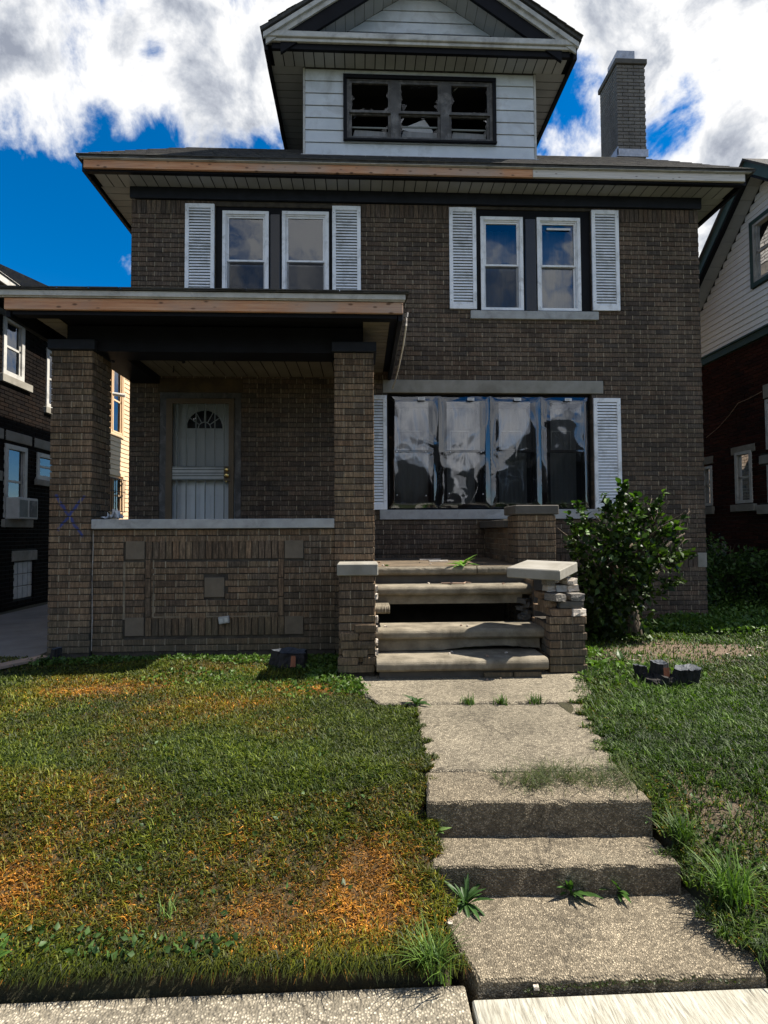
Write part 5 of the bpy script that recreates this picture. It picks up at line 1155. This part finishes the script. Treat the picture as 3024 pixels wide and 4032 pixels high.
# ---- grass
def in_walk(x, y):
    l = np.where(y > 4.05, .10-.25*(y-4.05), np.where(y > 2.93, .36, .31)); r = np.where(y > 4.0, 1.62+.4*(y-4.0), np.where(y > 2.9, 1.37+.23*(y-2.9), 1.40))
    j = .03*np.sin(y*23)+.025*np.sin(y*51+1)
    return (x > l+j+.02) & (x < r+j*1.3-.035) & (y < 4.95)
def blocked(x, y):
    b_ = in_walk(x, y)
    for x0, x1, y0, y1 in ((-3.4, -2.7, 5.62, 9), (-2.8, .2, 5.70, 9), (-.22, .16, 4.78, 9), (.1, 1.7, 4.6, 9), (1.64, 2.02, 4.78, 9), (1.6, 4.83, 7.40, 13)): b_ |= (x > x0) & (x < x1) & (y > y0) & (y < y1)
    return b_
def grass(name, x0, x1, y0, y1, dens, lab, hgt=.042):
    n = int((x1-x0)*(y1-y0)*dens); xs, ys = nrng.uniform(x0, x1, n*2), nrng.uniform(y0, y1, n*2)
    d = np.hypot(xs, ys); keep = nrng.uniform(size=n*2) < np.clip((2.3/d)**1.35, .08, 1)
    keep &= (xs < .80*ys+.5) & (xs > -.74*ys-.5) & ~blocked(xs, ys)
    clump = np.sin(xs*21+2*np.sin(ys*17))*np.sin(ys*19+2*np.sin(xs*23)); keep &= nrng.uniform(size=n*2) < (.62+.38*clump)*(1-.9*bare(xs, ys))
    xs, ys = xs[keep], ys[keep]; n = len(xs); d = np.hypot(xs, ys)
    pt = patch(xs, ys); pt = pt*np.clip((ys-y0-.02)/.06, .25, 1); dry = nrng.uniform(size=n) < pt*.95
    big = .5+.5*np.sin(xs*3.7+1.3*np.sin(ys*4.1))*np.sin(ys*3.1+1)
    mt0 = .5+.5*np.sin(xs*8.3+2*np.sin(ys*6.1))*np.sin(ys*9.7+2.2*np.sin(xs*7.3)); mt1 = .5+.5*np.sin(xs*31+3*np.sin(ys*27))*np.sin(ys*33+3*np.sin(xs*29))
    h = hgt*nrng.uniform(.45, 1.25, n)*(.55+.35*big+.5*mt0*mt1)*np.where(nrng.uniform(size=n) < .03, 1.7, 1)*np.where(dry, .55, 1.0)
    edge = np.exp(-((ys-y0)/.14)**2); h *= 1+.25*edge
    wd = nrng.uniform(.0013, .0028, n)*(1+.30*(d-2)); a = nrng.uniform(0, 2*pi, n); lean = np.where(dry, nrng.uniform(.8, 1.9, n), nrng.uniform(.25, 1.35, n))
    dx, dy = np.cos(a), np.sin(a); zz = gz(xs, ys, True)-.004
    B = np.stack([xs, ys, zz], 1); Sx = np.stack([-dy, dx, 0*dx], 1)*wd[:, None]
    m1 = B+np.stack([dx*lean*h*.35, dy*lean*h*.35, h*.60], 1); m2 = B+np.stack([dx*lean*h*1.0, dy*lean*h*1.0-edge*.02, h*(1.0-.25*np.minimum(lean, 1.6))-edge*.02], 1)
    V = np.stack([B-Sx, B+Sx, m1+Sx*.8, m1-Sx*.8, m2], 1).reshape(-1, 3); q = np.arange(n)*5
    F = np.concatenate([np.stack([q, q+1, q+2], 1), np.stack([q, q+2, q+3], 1), np.stack([q+3, q+2, q+4], 1)])
    k = nrng.uniform(0, 1, (n, 1))**1.4; g = np.array([[.014, .034, .003]])*(1-k)+np.array([[.120, .150, .007]])*k
    ol = np.clip(pt*1.3, 0, 1)[:, None]; g = g*(1-ol*.55)+np.array([[.21, .135, .008]])*ol*.6*(.35+k)
    s = np.array([[.13, .048, .005]])*(1-k)+np.array([[.60, .27, .035]])*k
    c = np.where(dry[:, None], s, g); c *= (.8+.4*big)[:, None]; c *= (1-.55*np.exp(-((ys-y0)/.06)**2))[:, None]; c *= np.where(xs[:, None] > 1.2, np.array([[.72, 1.05, .9]]), np.array([[1., 1., 1.]])); mt_ = .5+.5*np.sin(xs*8.3+2*np.sin(ys*6.1))*np.sin(ys*9.7+2.2*np.sin(xs*7.3)); c *= (.55+.4*mt_+.25*mt1)[:, None]*nrng.uniform(.45, 1.35, (n, 1))  # shade at the front edge and between clumps is put into blade colours
    print('BLADES', n); np_obj(name, V, F, np.repeat(c, 5, 0), 'grass', kind='stuff', category='grass', label=lab)
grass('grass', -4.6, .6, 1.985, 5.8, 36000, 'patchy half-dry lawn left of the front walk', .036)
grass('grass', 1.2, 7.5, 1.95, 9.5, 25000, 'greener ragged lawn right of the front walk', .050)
# ---- broadleaf ground cover (clover and weeds) at edges
def cover(name, spots, lab, size=(.02, .045), dens=1., tint=((.035, .075, .012), (.11, .19, .03))):
    Ps, Ds, Ls, Ws, Ts = [], [], [], [], []
    for (x, y, rx, ry, n, h) in spots:
        n = int(n*dens); a = nrng.uniform(0, 2*pi, n); r = np.sqrt(nrng.uniform(0, 1, n)); px_, py_ = x+rx*r*np.cos(a), y+ry*r*np.sin(a)
        ok = ~blocked(px_, py_) | (h < 0); px_, py_ = px_[ok], py_[ok]; n = len(px_); h_ = abs(h)
        z = gz(px_, py_, True)+h_*nrng.uniform(.15, 1, n)*(1-.5*r[ok]); Ps.append(np.stack([px_, py_, z], 1))
        d = nrng.normal(size=(n, 3)); d[:, 2] = np.abs(d[:, 2])*.6+.1; Ds.append(d); l = nrng.uniform(*size, n); Ls.append(l); Ws.append(l*nrng.uniform(.5, .85, n))
        k = nrng.uniform(0, 1, (n, 1)); Ts.append(np.array([tint[0]])*(1-k)+np.array([tint[1]])*k)
    V, F, C_ = leaf_arrays(np.concatenate(Ps), np.concatenate(Ds), np.concatenate(Ls), np.concatenate(Ws), np.concatenate(Ts))
    return np_obj(name, V, F, C_, 'leaf', kind='stuff', category='weeds', label=lab)
cover('weeds', [(-2.6, 5.55, .45, .12, 500, .06), (-1.8, 5.58, .5, .10, 400, .05), (-1.1, 5.5, .4, .14, 500, .06), (-.4, 5.3, .3, .3, 900, .07), (-.2, 4.85, .28, .25, 700, .06), (.0, 4.5, .22, .2, 500, .05), (-1.4, 4.9, .5, .3, 350, .04), (-.5, 4.5, .5, .3, 350, .04), (-3.1, 5.6, .2, .2, 300, .06)], 'clover and low weeds along the porch wall')
cover('weeds', [(3.4, 6.95, 1.2, .35, 1300, .12), (4.6, 6.9, .8, .5, 1500, .16), (5.4, 7.4, .9, .8, 1600, .22), (2.2, 5.6, .3, .3, 300, .06), (4.3, 7.1, .4, .25, 700, .20), (2.4, 4.7, .6, .4, 400, .05), (5.8, 8.6, .8, .8, 1200, .3)], 'leafy undergrowth around the bush and house corner', (.03, .06))
cover('weeds', [(-1.2, 2.12, .5, .07, 120, .05), (-.55, 2.08, .12, .05, 60, .05), (-.8, 2.08, .25, .05, 50, .05), (-.6, 2.6, .8, .4, 110, .03), (-.9, 3.4, .8, .5, 90, .03), (-.2, 2.9, .3, .3, 50, .03), (1.55, 2.65, .1, .2, 70, .07), (1.65, 2.35, .12, .18, 60, .06)], 'scattered broad leaves and clover in the front lawn', (.018, .034), tint=((.03, .07, .015), (.09, .17, .04)))
# ---- rosettes and tufts, one thing each
def rosette(name, x, y, z, n, L, w, lab, tint=(.07, .15, .025), elev=(15, 60), grp=None, curl=.35, cat='weed', seed=1):
    r = random.Random(seed); t_ = thing(name, lab, cat, (x, y, z), grp); me = leaf_mesh('leaf', L, w, tint, .3, curl)
    for k in range(n):
        s = r.uniform(.6, 1.1)
        part('leaf', me, t_, Matrix.Translation((x+r.uniform(-.01, .01), y+r.uniform(-.01, .01), z)) @ Matrix.Rotation(k*2.4+r.uniform(-.3, .3), 4, 'Z') @ Matrix.Rotation(radians(r.uniform(*elev)), 4, 'X') @ Matrix.Scale(s, 4))
    return t_
def tuft(name, x, y, z, n, L, lab, seed=1, w=.006, tint0=(.03, .07, .012), tint1=(.11, .19, .03), spread=.05, cat='grass tuft', lean=(.2, 1.1), grp=None):
    r = np.random.default_rng(seed); V = []; F = []; C_ = []
    for k in range(n):
        a = r.uniform(0, 2*pi); bx, by = x+r.normal()*spread*.4, y+r.normal()*spread*.4; l = L*r.uniform(.5, 1.1); le = r.uniform(*lean); q = r.uniform(); c = np.array(tint0)*(1-q)+np.array(tint1)*q
        ww = w*r.uniform(.6, 1.1); sx, sy = -sin(a)*ww, cos(a)*ww; n0 = len(V); m_ = 5
        for i in range(m_):
            f = i/(m_-1); hx = le*l*.9*f**1.6; hz = l*(f-.42*le*f*f); kx = 1-f*.93
            px_, py_ = bx+cos(a)*hx, by+sin(a)*hx; V += [(px_-sx*kx, py_-sy*kx, z+hz), (px_+sx*kx, py_+sy*kx, z+hz)]; C_ += [c, c]
        for i in range(m_-1): a0 = n0+i*2; F.append((a0, a0+1, a0+3, a0+2))
    o = np_obj(name, np.array(V)-np.array([[x, y, z]]), np.array(F), np.array(C_), 'grass'); o.location = (x, y, z)
    return tag(o, lab, cat, grp)
rosette('dandelion', 1.05, 5.64, .912, 20, .19, .05, 'bright leafy weed growing on the porch floor edge', (.16, .30, .06), (12, 60), seed=4)
rosette('moss_clump', .26, 5.70, .912, 14, .03, .02, 'small moss clump on the porch floor by the pillar', (.05, .09, .02), (20, 70), seed=8)
rosette('dandelion', .90, 2.375, -.292, 20, .115, .026, 'dandelion against the lower step, left of its pair', (.045, .10, .02), (20, 88), seed=3)
rosette('dandelion', 1.10, 2.37, -.292, 15, .10, .024, 'dandelion against the lower step, right of its pair', (.05, .11, .02), (25, 88), seed=6)
rosette('dandelion', .43, 2.33, -.285, 22, .12, .022, 'flopped dandelion at the left end of the lower step', (.04, .09, .02), (10, 80), seed=9)
rosette('seedling', .345, 2.60, -.14, 16, .08, .03, 'pale leafy sprout in the corner of the two walk steps', (.14, .22, .07), (30, 80), seed=12)
rosette('seedling', 1.36, 2.60, -.10, 12, .06, .03, 'sprout hanging over the right end of the upper step', (.04, .09, .02), (10, 60), seed=13)
rosette('broadleaf_weed', 2.20, 5.05, .0, 12, .17, .07, 'broad-leaved weed beside the crumbling pier', (.10, .19, .04), (20, 70), seed=14, curl=.5)
rosette('broadleaf_weed', 2.5, 5.2, .0, 10, .13, .05, 'darker broad-leaved weed behind the tree stumps', (.04, .08, .02), (20, 70), seed=15, curl=.5)
rosette('dandelion', .40, 4.03, .01, 16, .11, .03, 'dark weed at the left end of the walk joint', (.03, .07, .015), (15, 60), seed=16)
rosette('dandelion', -1.34, 2.06, -.28, 14, .11, .05, 'bright broad weed at the left corner of the lawn edge', (.09, .19, .03), (15, 60), seed=17)
tuft('grass_tuft', .245, 2.0, -.30, 150, .19, 'large grass tuft where lawn, walk and pavement meet', 21, .0036, (.05, .11, .02), (.18, .30, .05), spread=.07)
tuft('grass_tuft', 1.50, 2.22, -.22, 130, .22, 'long dark grass spilling over the lowest walk slab', 22, .004, spread=.09)
tuft('grass_tuft', 1.45, 2.48, -.12, 90, .15, 'grass spilling over the right of the lower step', 23, .004, spread=.07)
tuft('grass_tuft', -.75, 2.22, -.22, 26, .08, 'upright bright grass tuft near the front of lawn', 24, .003, (.06, .12, .02), (.18, .28, .06), .04)
for i, (x, n_) in enumerate(((.78, 50), (1.02, 60), (1.28, 70))):
    tuft('grass_tuft', x, 4.03, .004, n_, .085, ('small tuft', 'thicker tuft', 'pale tuft')[i] + ' in the walk joint ' + ('nearest the left lawn', 'at its middle', 'nearest the right lawn')[i], 30+i, .005, spread=.06)
r = np.random.default_rng(77); V = []; F = []; C_ = []
for k in range(1500):      # mat of grass creeping over the top walk step
    x = r.uniform(.68, 1.42); y = 2.80+.10*r.normal()*(.5+.5*(x-.6))+.03*sin(x*14); a = r.uniform(0, 2*pi); l = r.uniform(.03, .11); le = r.uniform(.6, 1.8); q = r.uniform()
    if x < .8 and r.uniform() < .5: continue
    c = np.array((.015, .028, .005))*(1-q)+np.array((.075, .10, .015))*q; ww = r.uniform(.0009, .0020); sx, sy = -sin(a)*ww, cos(a)*ww; n0 = len(V)
    for i in range(4):
        f = i/3; hx = le*l*.8*f; hz = l*(f-.35*le*f*f)*.8; kx = 1-f*.9
        V += [(x+cos(a)*hx-sx*kx, y+sin(a)*hx-sy*kx, .001+max(hz, .002)), (x+cos(a)*hx+sx*kx, y+sin(a)*hx+sy*kx, .001+max(hz, .002))]; C_ += [c, c]
    for i in range(3): a0 = n0+i*2; F.append((a0, a0+1, a0+3, a0+2))
np_obj('creeping_grass', np.array(V), np.array(F), np.array(C_), 'grass', kind='stuff', category='grass', label='matted grass creeping across the upper walk step')
cover('moss', [(.9, 1.925, .30, .010, 260, -.02), (.62, 1.925, .06, .012, 60, -.02), (1.3, 1.92, .1, .008, 40, -.01)], 'dark moss in the joint before the pavement', (.006, .014), tint=((.02, .03, .008), (.05, .07, .02))).location = (0, .006, -.052)
# ---- the bush by the house
def crown_points(lobes, n):
    P = []; tot = sum(l[3]*l[4]*l[5] for l in lobes)
    for (x, y, z, rx, ry, rz) in lobes:
        k = int(n*rx*ry*rz/tot); v = nrng.normal(size=(k, 3)); v /= np.linalg.norm(v, axis=1, keepdims=True); r = nrng.uniform(.35, 1.05, (k, 1))**.5
        P.append(np.array([[x, y, z]])+v*r*np.array([[rx, ry, rz]]))
    return np.concatenate(P)
def limbs(b, p, d, L, r, depth, rr, ends):
    pts = [Vector(p)]; dd = Vector(d).normalized(); n = 4; rad = [r]
    for i in range(n):
        dd = (dd+Vector((rr.uniform(-.22, .22), rr.uniform(-.22, .22), rr.uniform(-.08, .16)))).normalized(); pts.append(pts[-1]+dd*L/n); rad.append(r*(1-.45*(i+1)/n))
    b.tube(pts, rad, 7 if depth > 1 else 5)
    if depth == 0: ends.append(pts[-1]); return
    for k in range(rr.choice((2, 3, 3))):
        q = pts[rr.choice((2, 3, 4))]; nd = (dd+Vector((rr.uniform(-.9, .9), rr.uniform(-.7, .7), rr.uniform(-.25, .6)))).normalized()
        limbs(b, q, nd, L*.72, r*.5, depth-1, rr, ends)
BU = thing('bush', 'leafy green bush on a short trunk before the brick wall', 'bush', (3.22, 6.45, 0))
rr = random.Random(5); b = MB(); ends = []
b.tube([(3.22, 6.45, -.1), (3.21, 6.45, .15), (3.18, 6.44, .4), (3.22, 6.42, .62)], [.15, .115, .10, .09], 12)
for d, L in (((-.7, -.1, .8), .6), ((.6, 0, .9), .62), ((-.2, -.3, 1), .66), ((.25, .2, 1), .66), ((-.9, -.3, .45), .46), ((.85, -.2, .5), .45)):
    limbs(b, (3.21, 6.43, .5), d, L, .045, 2, rr, ends)
b.build('trunk', 'bark', BU, smooth=True)
lob = [(2.85, 6.25, 1.02, .42, .35, .36), (3.40, 6.25, 1.05, .45, .38, .42), (3.15, 6.2, 1.35, .35, .32, .30), (2.62, 6.15, 1.15, .28, .25, .25), (3.80, 6.2, 1.1, .28, .28, .32), (3.15, 6.2, .72, .55, .35, .35), (2.75, 6.25, .55, .32, .3, .35), (3.55, 6.2, 1.45, .22, .2, .18), (3.92, 6.25, .88, .18, .2, .16), (3.62, 6.2, .62, .25, .2, .16), (2.95, 6.25, .35, .3, .28, .25), (2.62, 6.3, .30, .16, .2, .2), (3.0, 6.5, .42, .5, .3, .35), (2.8, 6.35, .20, .45, .3, .25), (3.3, 6.3, .22, .4, .3, .25), (3.35, 6.55, .5, .3, .25, .25)]
lob = [(3.02+(l[0]-3.2)*.74, l[1], l[2], l[3]*.76, l[4], l[5]*.95) for l in lob]
Pb = crown_points(lob, 4200)
cl_ = np.sin(Pb[:, 0]*13+2*np.sin(Pb[:, 2]*9))*np.sin(Pb[:, 2]*15+Pb[:, 1]*8)+.4*np.sin(Pb[:, 0]*29)*np.sin(Pb[:, 2]*31); Pb = Pb[(cl_ > -.42) | (nrng.uniform(size=len(Pb)) < .25)]
sprigs = [((3.05, 6.1, 1.4), (3.12, 6.05, 1.76)), ((3.45, 6.1, 1.35), (3.75, 6.1, 1.68)), ((2.6, 6.1, 1.2), (2.25, 6.0, 1.42)), ((2.7, 6.1, 1.3), (2.42, 6.0, 1.55)), ((2.55, 6.1, 1.0), (2.28, 6.0, 1.12)), ((3.9, 6.1, .95), (4.12, 6.05, 1.0)), ((3.8, 6.1, 1.2), (4.0, 6.1, 1.36)), ((3.7, 6.1, .65), (4.0, 6.05, .72)), ((2.95, 6.1, 1.45), (2.85, 6.05, 1.64)), ((3.25, 6.1, 1.45), (3.3, 6.05, 1.66)), ((3.1, 6.1, 1.5), (3.13, 6.0, 1.78))]
sb = MB()
for a, c in sprigs:
    a = (3.02+(a[0]-3.2)*.78, a[1], a[2]); c = (3.02+(c[0]-3.2)*.78, c[1], c[2])
    A, C0 = Vector(a), Vector(c); sb.tube([A, A.lerp(C0, .5)+Vector((0, 0, .02)), C0], [.008, .006, .003], 5)
    Pb = np.concatenate([Pb, np.array([list(A.lerp(C0, rnd.uniform(.1, 1.05))+Vector((rnd.uniform(-.04, .04), rnd.uniform(-.04, .04), rnd.uniform(-.04, .04)))) for _ in range(34)])])
sb.build('twigs', 'bark', BU)
n = len(Pb); cen = np.array([[3.2, 6.4, .85]]); Db = (Pb-cen)*.8+nrng.normal(size=(n, 3))*.6+np.array([[0, -.35, .05]])
sc_ = -Pb[:, 1]*2+np.abs(Pb[:, 0]-3.2)*.3+Pb[:, 2]*.8+nrng.uniform(0, .4, n); order = np.argsort(-sc_); big_i, rest_i = order[:300], order[300:]
kk = nrng.uniform(0, 1, (n, 1))**1.5; Tb = np.array([[.009, .023, .005]])*(1-kk)+np.array([[.075, .14, .018]])*kk
Lb = nrng.uniform(.04, .11, n)
V, F, C_ = leaf_arrays(Pb[rest_i], Db[rest_i], Lb[rest_i], Lb[rest_i]*.72, Tb[rest_i]); np_obj('leaves', V, F, C_, 'leaf', BU, kind='stuff')
lms = [leaf_mesh('leaf', .085, .06, t_, .3, .3) for t_ in ((.016, .040, .007), (.035, .08, .012), (.08, .16, .022))]
for k in big_i:
    d = Vector(Db[k]).normalized(); q = d.to_track_quat('Y', 'Z').to_matrix().to_4x4()
    part('leaf', lms[rnd.choice((0, 0, 1, 1, 2))], BU, Matrix.Translation(Pb[k]) @ q @ Matrix.Rotation(rnd.uniform(-1, 1), 4, 'Y') @ Matrix.Scale(rnd.uniform(.7, 1.1), 4))
# ---- dark shrub at the right neighbour's wall
SH = thing('shrub', 'dark overgrown shrub between the two houses at the right', 'shrub', (6.0, 8.9, -.1))
b = MB(); ends = []
for k in range(7): limbs(b, (5.6+.13*k, 8.8+rnd.uniform(-.2, .2), -.1), (rnd.uniform(-.4, .4), -.1, 1), .7, .025, 1, rr, ends)
b.build('stems', 'bark', SH)
lob = [(5.5, 8.7, .45, .45, .4, .5), (6.1, 8.5, .40, .5, .5, .5), (5.75, 8.8, .8, .28, .3, .38), (6.6, 8.6, .45, .5, .5, .55), (5.2, 8.4, .2, .4, .4, .35), (6.9, 8.4, .75, .3, .3, .3), (5.55, 8.3, .95, .14, .14, .28), (5.95, 8.2, .75, .45, .3, .25), (5.15, 8.1, .5, .28, .25, .4), (6.4, 8.1, .7, .3, .3, .25)]
Ps_ = crown_points(lob, 6500); n = len(Ps_); kk = nrng.uniform(0, 1, (n, 1))**2; Ts_ = np.array([[.022, .05, .012]])*(1-kk)+np.array([[.09, .17, .03]])*kk; Ls_ = nrng.uniform(.05, .085, n)
Ds_ = nrng.normal(size=(n, 3))+np.array([[0, -.5, .2]])
od = np.argsort(Ps_[:, 1]-Ps_[:, 2]*.3)
V, F, C_ = leaf_arrays(Ps_[od[300:]], Ds_[od[300:]], Ls_[od[300:]], Ls_[od[300:]]*.6, Ts_[od[300:]]); np_obj('leaves', V, F, C_, 'leaf', SH, kind='stuff')
lm2 = leaf_mesh('leaf', .08, .05, (.05, .10, .02), .3, .3)
for k in od[:300]:
    part('leaf', lm2, SH, Matrix.Translation(Ps_[k]) @ Vector(Ds_[k]).normalized().to_track_quat('Y', 'Z').to_matrix().to_4x4() @ Matrix.Scale(rnd.uniform(.6, 1.1), 4))
# ---- stumps
def stump(x, y, r0, r1, h, lab, seed, tilt=(0, 0), lx=1., grp='cut stumps'):
    t_ = thing('tree_stump', lab, 'tree stump', (x, y, 0), grp); r = random.Random(seed); n = 22; b = MB(); vs = []; m_ = 6
    fl = [1+.20*sin(2*a*2*pi/n+seed)+.12*sin(5*a*2*pi/n+seed*2)+r.uniform(-.09, .09) for a in range(n)]
    for i in range(m_):
        f = i/(m_-1); rad = r0*(1-f)**1.5+r1*(1-(1-f)**1.5)
        for a in range(n):
            q = 2*pi*a/n; k = fl[a]*rad; k *= 1+r.uniform(-.07, .07)*(0 < i < m_-1); vs.append((x+cos(q)*k*lx+tilt[0]*f*h, y+sin(q)*k+tilt[1]*f*h, -.03+(h+.03)*f + (tilt[0]*cos(q)*k*.5-tilt[1]*sin(q)*k*.5)*f))
    fs = [(i*n+a, i*n+(a+1) % n, (i+1)*n+(a+1) % n, (i+1)*n+a) for i in range(m_-1) for a in range(n)]
    b.add(vs, fs).build('bark', 'charred', t_)
    top = vs[-n:]; c = np.mean(np.array(top), 0); c[2] -= .004
    b = MB(); rim = [tuple(np.array(p)*.985+c*.015+np.array([0, 0, r.uniform(.0, .008)])) for p in top]; inn = [tuple(np.array(p)*.5+c*.5+np.array([0, 0, r.uniform(-.012, .004)])) for k, p in enumerate(top)]
    b.add(rim+inn+[tuple(c)], [(k, (k+1) % n, n+(k+1) % n, n+k) for k in range(n)]+[(n+k, n+(k+1) % n, 2*n) for k in range(n)]).build('cut_face', 'cut_blue', t_)
    return t_
s1 = stump(-.68, 5.30, .17, .145, .135, 'wide dark stump beside the porch wall left of the stairs', 3, lx=1.05)
MB().add([(-.66, 5.10, .03), (-.61, 5.10, .03), (-.615, 5.13, .125), (-.655, 5.13, .125)], [(0, 1, 2, 3)]).build('bare_wood', 'red_wood', s1)
s2 = stump(2.475, 4.50, .09, .068, .17, 'upright stump with red split wood, middle of the three right of the walk', 5, (.0, -.05))
MB().add([(2.46, 4.395, .03), (2.505, 4.398, .03), (2.51, 4.402, .15), (2.455, 4.397, .15)], [(0, 1, 2, 3)]).build('bare_wood', 'red_wood', s2)
stump(2.62, 4.43, .09, .075, .15, 'leaning stump with pale tilted cut, rightmost of the three right of the walk', 8, (.15, -.35), 1.2)
stump(2.385, 4.60, .035, .045, .12, 'small thin stump, leftmost of the three right of the walk', 9, (-.2, 0))
for k in range(14):
    rubble(2.38+rnd.uniform(0, .34), 4.45+rnd.uniform(-.08, .15), .03, rnd.uniform(.05, .12), rnd.uniform(.04, .08), rnd.uniform(.05, .11), 300+k, 'root', 'charred', s2, rnd.random()*3, .6)
s5 = stump(-3.04, 5.60, .05, .04, .13, 'small cut sapling stump with sprouts at the left pillar foot', 12, (.1, -.1), grp='cut stumps')
for i, (x, y) in enumerate(((-3.10, 5.55), (-2.96, 5.52))): rosette('sprout', x, y, .0, 16, .08, .04, ('leafy sprout left of the sapling stump at the pillar', 'leafy sprout right of the sapling stump at the pillar')[i], (.045, .08, .03), (20, 85), seed=90+i)
for i, (x, y, n_, l_) in enumerate(((2.34, 4.52, 40, .10), (2.43, 4.36, 44, .09), (2.53, 4.33, 50, .10), (2.68, 4.36, 40, .11), (-.62, 5.12, 40, .08), (-.80, 5.14, 40, .08))):
    tuft('grass_tuft', x, y, -.01, n_, l_, 'grass tuft growing ' + ('before the thin left stump', 'before the upright middle stump', 'between the middle and the leaning stump', 'at the right of the leaning stump', 'before the right side of the wide porch stump', 'before the left side of the wide porch stump')[i], 120+i, .0035, (.02, .05, .01), (.10, .17, .03), .10)
cover('weeds', [(.95, 2.37, .12, .05, 90, -.03), (1.15, 2.36, .10, .04, 60, -.03), (.45, 2.33, .10, .07, 120, -.04), (1.3, 2.38, .12, .04, 60, -.02)], 'tiny clover in the angle below the lowest walk step', (.008, .02)).location = (0, 0, -.19)
# ---- small things
vb = thing('outlet_box', 'small grey electrical box hanging crooked on the porch front wall', 'electrical box', (-1.43, 5.77, .36))
o = MB().cbox(-.055, .055, -.03, 0, -.036, .036, .004).build('housing', 'steelgrey', vb); o.matrix_basis = Matrix.Translation((-1.43, 5.785, .362)) @ Matrix.Rotation(radians(-8), 4, 'Y')
for sx in (-.025, .025):
    q = MB().box(sx-.016, sx+.016, -.034, -.031, -.02, .02).build('cover', 'ac', vb); q.matrix_basis = o.matrix_basis
for (x0, y0, x1, y1, w) in ((.715, 6.72, .98, 6.78, .012), (.79, 6.40, 1.02, 6.46, .015)):
    MB().quadbar((x0, y0, .922), (x1, y1, .922), w*2, .014).build('white_lath', 'bone', label='broken white lath on the porch floor, ' + ('the thinner, farther piece' if y0 > 6.5 else 'the thicker, nearer piece'), category='lath', group='laths on the porch floor')
MB().tube([(.80, 5.50, .750), (.90, 5.46, .752), (1.02, 5.45, .750), (1.05, 5.50, .756), (1.10, 5.48, .752)], [.006, .009, .008, .006, .005], 6).build('twig', 'stick', label='dry brown twig lying on the second stair tread', category='twig')
r = np.random.default_rng(4); nx, ny = 16, 12; X, Y_ = np.meshgrid(np.linspace(-2.98, -2.62, nx), np.linspace(5.98, 6.16, ny)); Zt = 1.422+.05*np.abs(r.normal(size=X.shape))*(.3+.7*(X > -2.75)); X = X+r.normal(size=X.shape)*.008; idx = np.arange(nx*ny).reshape(ny, nx)
MB().add(np.stack([X, Y_, Zt], -1).reshape(-1, 3).tolist(), np.stack([idx[:-1, :-1], idx[:-1, 1:], idx[1:, 1:], idx[1:, :-1]], -1).reshape(-1, 4).tolist()).build('crumpled_bag', 'paper', label='crumpled white bag on the parapet behind left pillar', category='bag')
pk = MB().cbox(-.30, .30, -.07, .07, 0, .03, .004).build('plank', 'stick', label='loose dark plank at the driveway edge beside the lawn', category='plank')
pk.matrix_basis = Matrix.Translation((-3.33, 5.42, .012)) @ Matrix.Rotation(radians(62), 4, 'Z')
for i, (x, y, z, s) in enumerate(((.37, 2.28, -.275, .035), (.345, 2.2, -.275, .02), (.60, 1.93, -.31, .018))):
    rubble(x, y, z, s, s*.8, s*.6, 200+i, 'stone', 'mortar_white', None, 0, .4, label=('pale broken concrete lump at the left end of the lowest step', 'small pale stone below the lump at the walk edge', 'pale pebble in the joint before the pavement')[i], category='stone')
for i in range(16):
    x = rnd.uniform(.2, 1.5); lv = rnd.choice(((5.42, 5.6, .742), (5.0, 5.2, .388), (4.75, 5.0, .180), (4.6, 4.66, .016), (5.7, 6.4, .916)))
    rubble(x, rnd.uniform(lv[0], lv[1]), lv[2]+.002, rnd.uniform(.01, .035), .014, .012, 400+i, 'mortar_crumb', rnd.choice(('mortar_white', 'stone_brown', 'stick')), None, rnd.random()*3, .6, label='crumb of mortar fallen on the porch stairs', category='rubble', group='mortar crumbs on the stairs')
for i in range(14):
    x, y = rnd.uniform(2.1, 4.6), rnd.uniform(5.1, 6.1); s = rnd.uniform(.012, .03)
    rubble(x, y, float(gz(x, y))+.006, s*1.5, s, s*.5, 220+i, 'wood_chip', rnd.choice(('bone', 'mortar_white', 'stick')), None, rnd.random()*3, .5, label='pale chip scattered on the bare soil before the bush', category='chip', group='chips on the bare soil')
